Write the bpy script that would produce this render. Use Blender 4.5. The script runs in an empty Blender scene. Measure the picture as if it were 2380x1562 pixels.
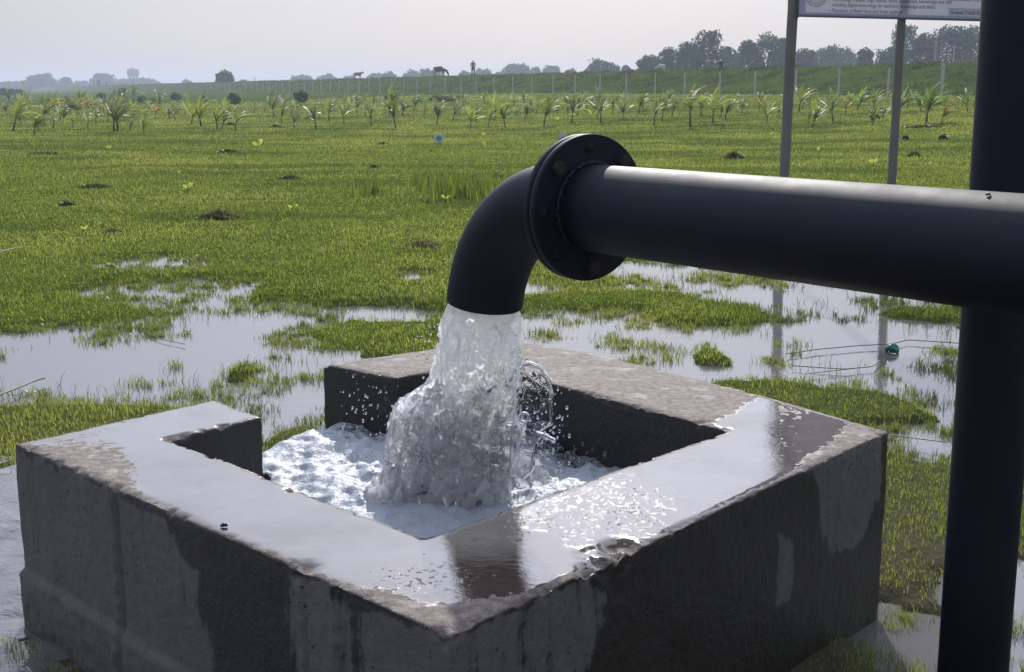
import bpy, bmesh, math, random
import numpy as np
from mathutils import Vector, Matrix
R = math.radians
S = bpy.context.scene
C = S.collection

# ------------------------------------------------------------------ camera, world, sun, exposure
EYE, FPX, CX, CY = 1.47, 3000.0, 1190.0, 781.0      # lens in units of a 2380 x 1562 picture
PITCH = math.atan(572 / 3000)
cd = bpy.data.cameras.new('camera'); cam = bpy.data.objects.new('camera', cd); C.objects.link(cam)
cam.location = (0, 0, EYE); cam.rotation_euler = (math.pi / 2 - PITCH, 0, 0)
cd.sensor_width = 36; cd.lens = 36 * FPX / 2380; cd.clip_start = .05; cd.clip_end = 8000
S.camera = cam
SUN_EL, SUN_AZ = R(30), R(3)                        # azimuth measured from straight ahead, to the right
sdir = Vector((math.sin(SUN_AZ) * math.cos(SUN_EL), math.cos(SUN_AZ) * math.cos(SUN_EL), math.sin(SUN_EL)))
w = bpy.data.worlds.new('World'); S.world = w; w.use_nodes = True
nt = w.node_tree; nt.nodes.clear()
def N(t, ty, **k):
    n = t.nodes.new(ty)
    for a, b in k.items(): setattr(n, a, b)
    return n
def mth(t, op, a, b=None, c=None, clamp=False):
    n = N(t, 'ShaderNodeMath', operation=op); n.use_clamp = clamp
    for i, v in enumerate((a, b, c)):
        if v is None: continue
        if isinstance(v, (int, float)): n.inputs[i].default_value = v
        else: t.links.new(v, n.inputs[i])
    return n.outputs[0]
def mixc(t, f, a, b, mode='MIX'):
    n = N(t, 'ShaderNodeMix', data_type='RGBA', blend_type=mode)
    for i, v in ((0, f), (6, a), (7, b)):
        if isinstance(v, (int, float)): n.inputs[i].default_value = v
        elif isinstance(v, tuple): n.inputs[i].default_value = tuple(v)[:3] + (1,)
        else: t.links.new(v, n.inputs[i])
    return n.outputs[2]
def ramp(t, f, pts):
    n = N(t, 'ShaderNodeValToRGB'); t.links.new(f, n.inputs[0]); e = n.color_ramp.elements
    while len(e) < len(pts): e.new(.5)
    for q, (p, c) in zip(e, pts):
        q.position = p; q.color = tuple(c)[:3] + (1,) if isinstance(c, tuple) else (c, c, c, 1)
    return n.outputs[0]
sky = N(nt, 'ShaderNodeTexSky', sky_type='NISHITA', sun_disc=False, sun_elevation=SUN_EL, sun_rotation=SUN_AZ,
        air_density=1.0, dust_density=1.5, altitude=0)
tc = N(nt, 'ShaderNodeTexCoord')
dp = N(nt, 'ShaderNodeVectorMath', operation='DOT_PRODUCT'); nt.links.new(tc.outputs['Generated'], dp.inputs[0]); dp.inputs[1].default_value = sdir
sx = N(nt, 'ShaderNodeSeparateXYZ'); nt.links.new(tc.outputs['Generated'], sx.inputs[0])
ck = mth(nt, 'MULTIPLY_ADD', dp.outputs['Value'], .5, .5)
glow = mth(nt, 'POWER', ck, 14)                      # thin overcast, brighter round the veiled sun
glow2 = mth(nt, 'POWER', ck, 2)
up_ = mth(nt, 'MULTIPLY', sx.outputs['Z'], 3.0, clamp=True)
cn = N(nt, 'ShaderNodeTexNoise'); cm = N(nt, 'ShaderNodeMapping'); nt.links.new(tc.outputs['Generated'], cm.inputs[0])
cm.inputs['Scale'].default_value = (1, 1, 4); nt.links.new(cm.outputs[0], cn.inputs['Vector']); cn.inputs['Scale'].default_value = 3.2; cn.inputs['Detail'].default_value = 5
veil = mixc(nt, up_, (.50, .53, .645), (.545, .595, .745))
lum = mth(nt, 'ADD', mth(nt, 'MULTIPLY_ADD', glow2, .30, .18), mth(nt, 'MULTIPLY', mth(nt, 'MULTIPLY', glow, up_), 1.25))
lum = mth(nt, 'ADD', lum, mth(nt, 'MULTIPLY', mth(nt, 'MULTIPLY', up_, up_), .42))
lum = mth(nt, 'MULTIPLY', lum, mth(nt, 'MULTIPLY_ADD', cn.outputs[0], .34, .83))
vs = N(nt, 'ShaderNodeVectorMath', operation='SCALE'); nt.links.new(veil, vs.inputs[0]); nt.links.new(lum, vs.inputs['Scale'])
ns_ = N(nt, 'ShaderNodeVectorMath', operation='SCALE'); nt.links.new(sky.outputs[0], ns_.inputs[0]); ns_.inputs['Scale'].default_value = .018
ad = N(nt, 'ShaderNodeVectorMath', operation='ADD'); nt.links.new(vs.outputs[0], ad.inputs[0]); nt.links.new(ns_.outputs[0], ad.inputs[1])
bg = N(nt, 'ShaderNodeBackground'); nt.links.new(ad.outputs[0], bg.inputs[0]); bg.inputs[1].default_value = 1.0
wo = N(nt, 'ShaderNodeOutputWorld'); nt.links.new(bg.outputs[0], wo.inputs[0])
sl = bpy.data.lights.new('sun', 'SUN'); so = bpy.data.objects.new('sun', sl); C.objects.link(so)
sl.energy = 3.0; sl.angle = R(.6); sl.color = (1, .955, .89)
so.rotation_euler = sdir.to_track_quat('Z', 'Y').to_euler()
S.view_settings.view_transform = 'Standard'; S.view_settings.look = 'None'; S.view_settings.exposure = .42; S.view_settings.gamma = 1
S.render.engine = 'CYCLES'
cy = S.cycles; cy.max_bounces = 10; cy.transmission_bounces = 8; cy.transparent_max_bounces = 32; cy.glossy_bounces = 3; cy.diffuse_bounces = 6
cy.volume_bounces = 0; cy.caustics_reflective = False; cy.caustics_refractive = False; cy.sample_clamp_indirect = 4; cy.use_denoising = True

# ------------------------------------------------------------------ geometry helpers
rng = np.random.default_rng(7); random.seed(7)
_f = np.array([0, math.cos(PITCH), -math.sin(PITCH)]); _u = np.array([0, math.sin(PITCH), math.cos(PITCH)]); _c = np.array([0, 0, EYE])
def ray(x, y):
    d = _f + np.array([1, 0, 0]) * (x - CX) / FPX - _u * (y - CY) / FPX
    return d / np.linalg.norm(d)
def P(x, y, z=0.0):
    d = ray(x, y); return _c + d * (z - EYE) / d[2]
def PD(x, y, Y):
    d = ray(x, y); return _c + d * Y / d[1]
def proj(p):
    v = np.asarray(p, float) - _c; k = v @ _f
    return np.stack([CX + FPX * v[..., 0] / k, CY - FPX * (v @ _u) / k], -1)
def _h(ix, iy, iz, s):
    h = (ix.astype(np.int64) * 374761393 + iy.astype(np.int64) * 668265263 + iz.astype(np.int64) * 1274126177 + s * 974711) & 0xffffffff
    h = ((h ^ (h >> 13)) * 1274126177) & 0xffffffff
    h = ((h ^ (h >> 16)) * 668265263) & 0xffffffff
    return ((h ^ (h >> 15)) & 0xffffff) / float(0xffffff)
def vn(p, s=0):
    p = np.asarray(p, float); i = np.floor(p); f = p - i; f = f * f * (3 - 2 * f); i = i.astype(np.int64)
    r = 0
    for a in (0, 1):
        for b in (0, 1):
            for c in (0, 1):
                wgt = (f[..., 0] if a else 1 - f[..., 0]) * (f[..., 1] if b else 1 - f[..., 1]) * (f[..., 2] if c else 1 - f[..., 2])
                r = r + wgt * _h(i[..., 0] + a, i[..., 1] + b, i[..., 2] + c, s)
    return r * 2 - 1
def fbm(p, o=4, s=0, g=.5):
    r = 0; a = 1; t = 0
    for k in range(o):
        r = r + a * vn(np.asarray(p) * 2 ** k + 17.3 * k, s + k); t += a; a *= g
    return r / t
def xy3(x, y, k=1.0): return np.stack([x * k, y * k, np.zeros_like(x)], -1)
def ss(a, b, x):
    t = np.clip((x - a) / (b - a), 0, 1); return t * t * (3 - 2 * t)
def mesh(name, v, f, mat=None, smooth=True):
    """v: (n,3); f: (m,k) array or list of faces"""
    me = bpy.data.meshes.new(name); v = np.asarray(v, np.float32)
    if isinstance(f, np.ndarray):
        m, k = f.shape
        me.vertices.add(len(v)); me.vertices.foreach_set('co', v.ravel())
        me.loops.add(m * k); me.loops.foreach_set('vertex_index', f.astype(np.int32).ravel())
        me.polygons.add(m); me.polygons.foreach_set('loop_start', np.arange(0, m * k, k, dtype=np.int32))
        me.update(calc_edges=True); me.validate()
    else:
        me.from_pydata([tuple(map(float, q)) for q in v], [], [tuple(map(int, q)) for q in f]); me.update()
    me.polygons.foreach_set('use_smooth', np.full(len(me.polygons), smooth))
    if mat: me.materials.append(mat)
    return me
def col(me, name, c):
    a = me.attributes.new(name, 'FLOAT_COLOR', 'POINT')
    c = np.asarray(c, np.float32)
    if c.shape[1] == 3: c = np.concatenate([c, np.ones((len(c), 1), np.float32)], 1)
    a.data.foreach_set('color', c.ravel())
def fl(me, name, v):
    a = me.attributes.new(name, 'FLOAT', 'POINT'); a.data.foreach_set('value', np.asarray(v, np.float32).ravel())
def link(name, me, parent=None, loc=None):
    o = bpy.data.objects.new(name, me); C.objects.link(o)
    if parent: o.parent = parent
    if loc is not None: o.location = loc
    return o
def tag(o, label=None, cat=None, group=None, kind=None):
    if label: o['label'] = label
    if cat: o['category'] = cat
    if group: o['group'] = group
    if kind: o['kind'] = kind
    return o
def thing(name, label, cat, loc=(0, 0, 0), rz=0, group=None):
    o = bpy.data.objects.new(name, None); C.objects.link(o); o.location = tuple(map(float, loc)); o.rotation_euler = (0, 0, rz); o.empty_display_size = .1
    return tag(o, label, cat, group)
def copy_tree(o, parent=None):
    c = o.copy(); C.objects.link(c); c.parent = parent
    for ch in o.children: copy_tree(ch, c)
    return c
class MB:
    def __init__(s): s.v = []; s.f = []; s.n = 0
    def add(s, v, f):
        v = np.asarray(v, float); s.v.append(v); s.f += [tuple(i + s.n for i in q) for q in f]; s.n += len(v)
    def tube(s, pts, rad, n=12, caps=True):
        pts = np.asarray(pts, float); rad = np.broadcast_to(rad, (len(pts),)); vs = []
        t = np.gradient(pts, axis=0); ref = None
        for p, d, r in zip(pts, t, rad):
            d = d / (np.linalg.norm(d) + 1e-12)
            if ref is None: ref = np.array([0, 0, 1.]) if abs(d[2]) < .8 else np.array([1., 0, 0])
            a = np.cross(d, ref); a /= np.linalg.norm(a) + 1e-12; b = np.cross(a, d); ref = b
            th = np.linspace(0, 2 * math.pi, n, endpoint=False)
            vs.append(p + r * (np.cos(th)[:, None] * a + np.sin(th)[:, None] * b))
        m = len(pts); f = [(i * n + j, i * n + (j + 1) % n, (i + 1) * n + (j + 1) % n, (i + 1) * n + j) for i in range(m - 1) for j in range(n)]
        if caps: f += [tuple(range(n))[::-1], tuple((m - 1) * n + j for j in range(n))]
        s.add(np.concatenate(vs), f)
    def box(s, c, d, rot=None):
        x, y, z = [k / 2 for k in d]
        v = np.array([(i * x, j * y, k * z) for i in (-1, 1) for j in (-1, 1) for k in (-1, 1)])
        if rot is not None: v = v @ np.array(rot).T
        s.add(v + np.asarray(c), [(0, 1, 3, 2), (4, 6, 7, 5), (0, 4, 5, 1), (2, 3, 7, 6), (0, 2, 6, 4), (1, 5, 7, 3)])
    def build(s, name, mat, parent=None, smooth=True, loc=None):
        return link(name, mesh(name, np.concatenate(s.v), s.f, mat, smooth), parent, loc)

# ------------------------------------------------------------------ materials
def newmat(name):
    m = bpy.data.materials.new(name); m.use_nodes = True; t = m.node_tree; t.nodes.clear()
    o = N(t, 'ShaderNodeOutputMaterial'); return m, t, o
def princ(t, o=None, **k):
    p = N(t, 'ShaderNodeBsdfPrincipled')
    for a, v in k.items():
        i = p.inputs[a.replace('_', ' ')]
        if isinstance(v, bpy.types.NodeSocket): t.links.new(v, i)
        elif isinstance(v, tuple): i.default_value = tuple(v)[:3] + (1,)
        else: i.default_value = v
    if o: t.links.new(p.outputs[0], o.inputs[0])
    return p
def noise(t, scale, detail=4, vec=None, rough=.55, kind='ShaderNodeTexNoise', dist=0):
    n = N(t, kind)
    if kind == 'ShaderNodeTexNoise': n.inputs['Detail'].default_value = detail; n.inputs['Roughness'].default_value = rough; n.inputs['Distortion'].default_value = dist
    n.inputs['Scale'].default_value = scale
    if vec is None: vec = N(t, 'ShaderNodeTexCoord').outputs['Object']
    t.links.new(vec, n.inputs['Vector']); return n
def mapv(t, sc, vec=None):
    m = N(t, 'ShaderNodeMapping'); m.inputs['Scale'].default_value = sc
    t.links.new(vec or N(t, 'ShaderNodeTexCoord').outputs['Object'], m.inputs[0]); return m.outputs[0]
def bump(t, h, dist, strength=1.0, normal=None):
    b = N(t, 'ShaderNodeBump'); b.inputs['Distance'].default_value = dist
    if isinstance(strength, bpy.types.NodeSocket): t.links.new(strength, b.inputs['Strength'])
    else: b.inputs['Strength'].default_value = strength
    t.links.new(h, b.inputs['Height'])
    if normal: t.links.new(normal, b.inputs['Normal'])
    return b.outputs[0]
def attr(t, name, out='Fac'):
    a = N(t, 'ShaderNodeAttribute'); a.attribute_name = name; return a.outputs[out]
def simple(name, c, rough=.6, var=.25, scale=8, bmp=0, bscale=60, metal=0, spec=.5):
    m, t, o = newmat(name); n = noise(t, scale, 5)
    cc = mixc(t, n.outputs[0], tuple(k * (1 - var) for k in c), tuple(k * (1 + var) for k in c))
    p = princ(t, o, Base_Color=cc, Roughness=rough, Metallic=metal); p.inputs['Specular IOR Level'].default_value = spec
    if bmp: t.links.new(bump(t, noise(t, bscale, 6).outputs[0], bmp), p.inputs['Normal'])
    return m
def leafmat(name, trans=.45, rough=.35, usecol='Col', spec=.5, c=None):
    m, t, o = newmat(name)
    cc = attr(t, usecol, 'Color') if c is None else mixc(t, noise(t, 3).outputs[0], tuple(k * .7 for k in c), tuple(k * 1.3 for k in c))
    p = princ(t, None, Base_Color=cc, Roughness=rough); p.inputs['Specular IOR Level'].default_value = spec
    tr = N(t, 'ShaderNodeBsdfTranslucent'); tc_ = mixc(t, 1.0, cc, (1.2, 1.25, .7), 'MULTIPLY'); t.links.new(tc_, tr.inputs[0])
    mx = N(t, 'ShaderNodeMixShader'); mx.inputs[0].default_value = trans
    t.links.new(p.outputs[0], mx.inputs[1]); t.links.new(tr.outputs[0], mx.inputs[2]); t.links.new(mx.outputs[0], o.inputs[0]); return m
M = {}
M['grass'] = leafmat('grass', .5, .34)
M['bankgrass'] = leafmat('bank_grass', .3, .8, spec=.1)
M['leaf'] = leafmat('leaf', .55, .5)
M['crown'] = leafmat('crown', .25, .6, spec=.3)
M['straw'] = simple('straw', (.34, .29, .18), .7)
M['bark'] = simple('bark', (.10, .075, .055), .9, bmp=.02)
M['stem'] = simple('stem', (.09, .085, .04), .7)
M['postc'] = simple('concrete_post', (.46, .46, .45), .9, .25, 3)
M['polec'] = simple('pole_concrete', (.26, .26, .26), .9)
M['wire'] = simple('wire', (.10, .10, .10), 1.0, spec=0)
M['hide_brown'] = simple('hide_brown', (.10, .06, .04), .8, .3, 3)
M['hide_tan'] = simple('hide_tan', (.24, .17, .12), .8, .4, 3)
M['hide_white'] = simple('hide_white', (.55, .52, .48), .8, .15, 3)
M['hide_dark'] = simple('hide_dark', (.035, .028, .028), .8, .3, 3)
M['horn'] = simple('horn', (.3, .26, .2), .5)
M['skin'] = simple('skin', (.16, .09, .06), .6)
M['shirt'] = simple('shirt', (.22, .27, .26), .9)
M['trousers'] = simple('trousers', (.02, .022, .03), .9)
M['hair'] = simple('hair', (.012, .01, .01), .5)
M['towerc'] = simple('tower_concrete', (.32, .31, .30), .9)

# ---- black painted steel
m, t, o = newmat('black_steel')
n1 = noise(t, 14, 6); n2 = noise(t, 420, 3); n3 = noise(t, 55, 8, rough=.7)
cc = mixc(t, n1.outputs[0], (.0040, .0048, .0125), (.0085, .0095, .0235))
dust = ramp(t, n3.outputs[0], [(.62, 0.0), (.78, 1.0)])
geo = N(t, 'ShaderNodeNewGeometry'); sz = N(t, 'ShaderNodeSeparateXYZ'); t.links.new(geo.outputs['Normal'], sz.inputs[0])
upf = mth(t, 'POWER', mth(t, 'MAXIMUM', sz.outputs['Z'], 0.0), 3)
cc = mixc(t, mth(t, 'MULTIPLY', dust, mth(t, 'MULTIPLY_ADD', upf, .4, .10)), cc, (.16, .14, .12))
cc = mixc(t, mth(t, 'MULTIPLY', upf, .05), cc, (.13, .125, .14))
p = princ(t, o, Base_Color=cc, Roughness=mth(t, 'MULTIPLY_ADD', n1.outputs[0], .20, .52)); p.inputs['Specular IOR Level'].default_value = .32
t.links.new(bump(t, n2.outputs[0], .0006, .5, bump(t, n3.outputs[0], .0008, .35)), p.inputs['Normal']); M['steel'] = m
M['rust'] = simple('rust', (.026, .017, .013), .75, .5, 40, .001, 200)
M['hole'] = simple('hole_dark', (.004, .004, .005), .8)
M['gasket'] = simple('gasket', (.010, .010, .012), .8)

# ---- concrete of the tank
m, t, o = newmat('tank_concrete')
ob = N(t, 'ShaderNodeTexCoord').outputs['Object']
nb = noise(t, 5, 8, ob, .6); nf = noise(t, 45, 8, ob, .65); ng = noise(t, 260, 4, ob, .6); vor = N(t, 'ShaderNodeTexVoronoi'); vor.inputs['Scale'].default_value = 46; t.links.new(ob, vor.inputs['Vector'])
streak = noise(t, 1, 6, mapv(t, (26, 26, 2.2), ob), .6)
film_a = attr(t, 'film'); damp_a = attr(t, 'damp'); top_a = attr(t, 'top')
edge_n = mth(t, 'MULTIPLY_ADD', nf.outputs[0], .5, mth(t, 'MULTIPLY', nb.outputs[0], .5))
def crisp(a, k, amp):
    return mth(t, 'MULTIPLY_ADD', mth(t, 'ADD', a, mth(t, 'MULTIPLY_ADD', edge_n, amp, -amp / 2 - .5)), k, .5, clamp=True)
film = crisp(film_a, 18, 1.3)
damp = crisp(mth(t, 'ADD', damp_a, mth(t, 'MULTIPLY_ADD', streak.outputs[0], 1.7, -.85)), 5, 1.7)
pores = ramp(t, vor.outputs['Distance'], [(.10, 0.0), (.2, 1.0)])
porem = ramp(t, noise(t, 9, 3, ob).outputs[0], [(.5, 1.0), (.62, 0.0)])
pores = mth(t, 'MAXIMUM', pores, porem)
dry = mixc(t, nb.outputs[0], (.105, .097, .09), (.20, .19, .178))
dry = mixc(t, ramp(t, nf.outputs[0], [(.35, .55), (.6, 0.0)]), dry, (.10, .093, .082))
dry = mixc(t, ramp(t, streak.outputs[0], [(.5, 0.0), (.72, .5)]), dry, (.12, .105, .085))
wet = mixc(t, nb.outputs[0], (.014, .0115, .011), (.034, .028, .026))
side = mixc(t, damp, dry, wet)
side = mixc(t, mth(t, 'SUBTRACT', 1.0, pores), side, (.03, .027, .025))
# algae towards the foot of the wall
szz = N(t, 'ShaderNodeSeparateXYZ'); t.links.new(ob, szz.inputs[0])
alg = mth(t, 'MULTIPLY', ramp(t, szz.outputs['Z'], [(.02, 1.0), (.17, 0.0)]), ramp(t, nf.outputs[0], [(.4, 0.0), (.6, .7)]))
side = mixc(t, alg, side, (.03, .028, .014))
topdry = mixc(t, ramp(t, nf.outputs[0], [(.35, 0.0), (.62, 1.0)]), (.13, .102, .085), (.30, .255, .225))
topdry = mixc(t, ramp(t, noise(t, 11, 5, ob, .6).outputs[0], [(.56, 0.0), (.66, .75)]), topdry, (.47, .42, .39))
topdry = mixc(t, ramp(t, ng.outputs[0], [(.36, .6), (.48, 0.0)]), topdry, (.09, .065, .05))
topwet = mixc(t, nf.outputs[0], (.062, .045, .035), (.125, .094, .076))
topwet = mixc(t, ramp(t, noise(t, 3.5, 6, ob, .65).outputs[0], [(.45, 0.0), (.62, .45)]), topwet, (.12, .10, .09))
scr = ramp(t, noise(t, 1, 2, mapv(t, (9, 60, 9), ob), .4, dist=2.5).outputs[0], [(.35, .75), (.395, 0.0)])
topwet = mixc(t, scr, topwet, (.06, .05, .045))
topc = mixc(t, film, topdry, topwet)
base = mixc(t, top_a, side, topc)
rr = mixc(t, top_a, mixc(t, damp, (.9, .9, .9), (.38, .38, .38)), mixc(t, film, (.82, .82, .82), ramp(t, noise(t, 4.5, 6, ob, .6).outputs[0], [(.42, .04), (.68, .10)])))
p = princ(t, o, Base_Color=base, Roughness=rr)
t.links.new(mth(t, 'MULTIPLY_ADD', mth(t, 'MULTIPLY', film, top_a), -.30, .5), p.inputs['Specular IOR Level'])
fm = mth(t, 'MULTIPLY', film, top_a)
rip = noise(t, 1, 4, mapv(t, (30, 55, 30), ob), .5, dist=.6)
b1 = bump(t, mth(t, 'ADD', mth(t, 'MULTIPLY', nf.outputs[0], .7), mth(t, 'MULTIPLY', ng.outputs[0], .3)), .008, mth(t, 'SUBTRACT', 1.0, mth(t, 'MULTIPLY', fm, .965)))
b2 = bump(t, pores, .003, mth(t, 'SUBTRACT', 1.0, fm), b1)
b3 = bump(t, rip.outputs[0], .0010, mth(t, 'MULTIPLY', fm, .28), b2)
b3 = bump(t, noise(t, 260, 2, ob, .5).outputs[0], .005, mth(t, 'MULTIPLY', mth(t, 'MULTIPLY', attr(t, 'spark'), fm), ramp(t, noise(t, 85, 2, ob).outputs[0], [(.56, 0.0), (.66, 1.0)])), b3)
t.links.new(b3, p.inputs['Normal']); 
# water film as a thin coat
t.links.new(mth(t, 'MULTIPLY', fm, ramp(t, noise(t, 4.5, 6, ob, .6).outputs[0], [(.42, 1.0), (.70, .7)])), p.inputs['Coat Weight']); p.inputs['Coat Roughness'].default_value = .03; p.inputs['Coat IOR'].default_value = 1.45
t.links.new(b3, p.inputs['Coat Normal'])
M['tank'] = m

# ---- ground soil under the grass
m, t, o = newmat('field_soil')
ob = N(t, 'ShaderNodeTexCoord').outputs['Object']
g1 = noise(t, .35, 8, ob, .62); g2 = noise(t, 9, 8, ob, .65); g3 = noise(t, 2.0, 6, mapv(t, (1, .35, 1), ob), .65)
cc = mixc(t, ramp(t, g1.outputs[0], [(.35, 0.0), (.65, 1.0)]), (.075, .115, .02), (.12, .16, .03))
cc = mixc(t, ramp(t, g3.outputs[0], [(.50, 0.0), (.68, .6)]), cc, (.035, .058, .012))
cc = mixc(t, ramp(t, g2.outputs[0], [(.4, .7), (.62, 0.0)]), cc, (.035, .048, .012))
cc = mixc(t, attr(t, 'mud'), cc, (.085, .072, .055))
p = princ(t, o, Base_Color=cc, Roughness=1.0); p.inputs['Specular IOR Level'].default_value = 0
t.links.new(bump(t, g2.outputs[0], .06, .6, bump(t, g3.outputs[0], .2, .6)), p.inputs['Normal']); M['soil'] = m

# ---- puddle water
m, t, o = newmat('puddle_water')
ob = N(t, 'ShaderNodeTexCoord').outputs['Object']; fw_ = attr(t, 'flow')
r1 = noise(t, 1, 3, mapv(t, (5, 11, 5), ob), .5, dist=.5); r2 = noise(t, 1, 3, mapv(t, (26, 50, 20), ob), .5, dist=.5)
p = princ(t, o, Base_Color=(.145, .14, .14), Roughness=.03, IOR=1.5)
b = bump(t, r1.outputs[0], .01, mth(t, 'MULTIPLY_ADD', fw_, .9, .05)); b = bump(t, r2.outputs[0], .004, mth(t, 'MULTIPLY_ADD', fw_, .9, .12), b)
t.links.new(b, p.inputs['Normal']); M['puddle'] = m

# ---- aerated water: clear water with white air in it
def watermat(name, foam_col, lo, hi, sc, useattr=False, dark=(.012, .016, .018)):
    m, t, o = newmat(name); ob = N(t, 'ShaderNodeTexCoord').outputs['Object']
    a = noise(t, sc, 6, ob, .6, dist=1.2); b_ = noise(t, sc * 4, 5, ob, .6, dist=.8); v = N(t, 'ShaderNodeTexVoronoi'); v.inputs['Scale'].default_value = sc * 5; t.links.new(ob, v.inputs['Vector'])
    f = mth(t, 'MULTIPLY_ADD', b_.outputs[0], .45, mth(t, 'MULTIPLY', a.outputs[0], .55))
    f = mth(t, 'ADD', f, attr(t, 'foam'))
    fm = ramp(t, f, [(lo, 0.0), (hi, 1.0)])
    fc = mixc(t, b_.outputs[0], tuple(k * .8 for k in foam_col), foam_col)
    d = princ(t, None, Base_Color=fc, Roughness=.10 if not useattr else .4, IOR=1.33); d.inputs['Subsurface Weight'].default_value = .0
    tr = N(t, 'ShaderNodeBsdfTranslucent'); t.links.new(fc, tr.inputs[0])
    mm = N(t, 'ShaderNodeMixShader'); mm.inputs[0].default_value = .90 if not useattr else .12; t.links.new(d.outputs[0], mm.inputs[1]); t.links.new(tr.outputs[0], mm.inputs[2])
    if useattr: g = princ(t, None, Base_Color=dark, Roughness=.04, IOR=1.34)
    else: g = princ(t, None, Base_Color=(.93, .96, 1.0), Roughness=.0, IOR=1.33, Transmission_Weight=1.0)
    go = g.outputs[0]
    if not useattr:
        tp_ = N(t, 'ShaderNodeBsdfTransparent'); m2 = N(t, 'ShaderNodeMixShader'); m2.inputs[0].default_value = .35; t.links.new(go, m2.inputs[1]); t.links.new(tp_.outputs[0], m2.inputs[2]); go = m2.outputs[0]
    mx = N(t, 'ShaderNodeMixShader'); t.links.new(fm, mx.inputs[0]); t.links.new(go, mx.inputs[1]); t.links.new(mm.outputs[0], mx.inputs[2]); t.links.new(mx.outputs[0], o.inputs[0])
    nb_ = bump(t, v.outputs['Distance'], .004 if not useattr else .0012, .6, bump(t, b_.outputs[0], .012 if not useattr else .006, .8))
    for q in (d, g): t.links.new(nb_, q.inputs['Normal'])
    t.links.new(nb_, tr.inputs['Normal'])
    return m
M['jet'] = watermat('jet_water', (.98, .99, 1.0), .43, .52, 15)
M['foam'] = watermat('foam_water', (.55, .59, .65), .40, .60, 16, True)
m, t, o = newmat('clear_water')
p = princ(t, o, Base_Color=(.95, .97, 1.0), Roughness=0.0, IOR=1.33, Transmission_Weight=1.0)
t.links.new(bump(t, noise(t, 40, 3, dist=1).outputs[0], .006, .6), p.inputs['Normal']); M['clear'] = m

# ------------------------------------------------------------------ terrain
FP = np.array([25.7, 78.3]); FU = np.array([-.4037, .9149]); FN = np.array([.9149, .4037])   # fence line, its direction, away from camera
PIPE_U = np.array([math.cos(-.91229), math.sin(-.91229), 0.]); PIPE_N = np.array([-PIPE_U[1], PIPE_U[0], 0.])
def pax(s): return PIPE_N * 2.06416 + PIPE_U * s + np.array([0, 0, 1.18923])
def ell(lst):
    out = []
    for cx, cy_, rx, ry in lst:
        c = P(cx, cy_); a = P(cx, cy_ - ry); b = P(cx, cy_ + ry)
        out.append((c[0], (a[1] + b[1]) / 2, abs(rx / FPX * np.linalg.norm(c - _c)), (a[1] - b[1]) / 2))
    return out
WET = ell([(365, 615, 125, 17), (340, 690, 200, 34), (560, 770, 300, 62), (450, 850, 440, 100), (80, 850, 320, 92), (690, 950, 140, 110),
           (830, 736, 190, 24), (960, 643, 42, 11), (1560, 630, 170, 24), (1850, 690, 430, 36), (1400, 760, 210, 46), (1350, 820, 270, 45),
           (2010, 815, 290, 120), (1700, 800, 270, 62), (2160, 900, 150, 95), (1680, 875, 260, 34), (2160, 1030, 130, 50), (2170, 1530, 150, 110),
           (-170, 1420, 260, 330), (1250, 670, 60, 18), (2480, 900, 330, 140), (2450, 1450, 190, 160), (700, 800, 120, 50), (480, 705, 80, 48)])
DRY = ell([(90, 724, 230, 42), (800, 785, 190, 38), (930, 822, 110, 18), (1480, 700, 270, 30), (1640, 735, 190, 40), (1655, 832, 60, 34),
           (170, 1000, 430, 62), (2060, 962, 120, 46), (2160, 1215, 130, 180), (680, 1025, 80, 40), (560, 872, 50, 30), (1760, 900, 150, 16), (2470, 1230, 130, 110), (1040, 690, 90, 45), (2150, 735, 120, 18)])
def wetness(x, y):
    a = np.full_like(x, -1.0); b = np.full_like(x, -1.0)
    for cx, cy_, rx, ry in WET: a = np.maximum(a, 1 - np.hypot((x - cx) / rx, (y - cy_) / ry))
    for cx, cy_, rx, ry in DRY: b = np.maximum(b, 1 - np.hypot((x - cx) / rx, (y - cy_) / ry))
    n = fbm(xy3(x, y, 1.6), 4, 3) * .40 + fbm(xy3(x, y * 1.3, 6), 3, 5) * .42 + fbm(xy3(x, y, 22), 2, 6) * .20
    wv = np.maximum(a, -1) * 1.3 + .16 * ss(-.15, .1, a) - np.maximum(b, 0) * 1.9 + n
    return np.clip(wv, -1, 1)
def fence_d(x, y): return (x - FP[0]) * FN[0] + (y - FP[1]) * FN[1]
def gz(x, y, detail=True):
    x = np.asarray(x, float); y = np.asarray(y, float); d = fence_d(x, y); r = np.hypot(x, y)
    z = 1.04 * ss(-40, 0, d) - .6 * ss(20, 60, d)
    near = (r < 16)
    wv = np.where(near, wetness(x, y), -1) if near.any() else np.full_like(x, -1.)
    z = z + np.where(wv > 0, -.02 - .05 * ss(0, .6, wv), .006 + .024 * ss(0, .5, -wv))
    z = z + ss(2, 8, r) * fbm(xy3(x, y, .8), 3, 11) * .022 * np.where(wv > -.2, .15, 1) + ss(12, 40, r) * (fbm(xy3(x, y, .3), 3, 12)) * .05
    return z
_S1 = np.geomspace(2, 2500, 1500)
def G(px, py):
    d = ray(px, py); q = _c + d * _S1[:, None]; k = int(np.argmax(q[:, 2] < gz(q[:, 0], q[:, 1]))); k = max(k, 1)
    s2 = np.linspace(_S1[k - 1], _S1[k], 60); q = _c + d * s2[:, None]; k = int(np.argmax(q[:, 2] < gz(q[:, 0], q[:, 1])))
    return q[k]
def gz1(x, y): return float(gz(np.array([x]), np.array([y]))[0])

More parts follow.
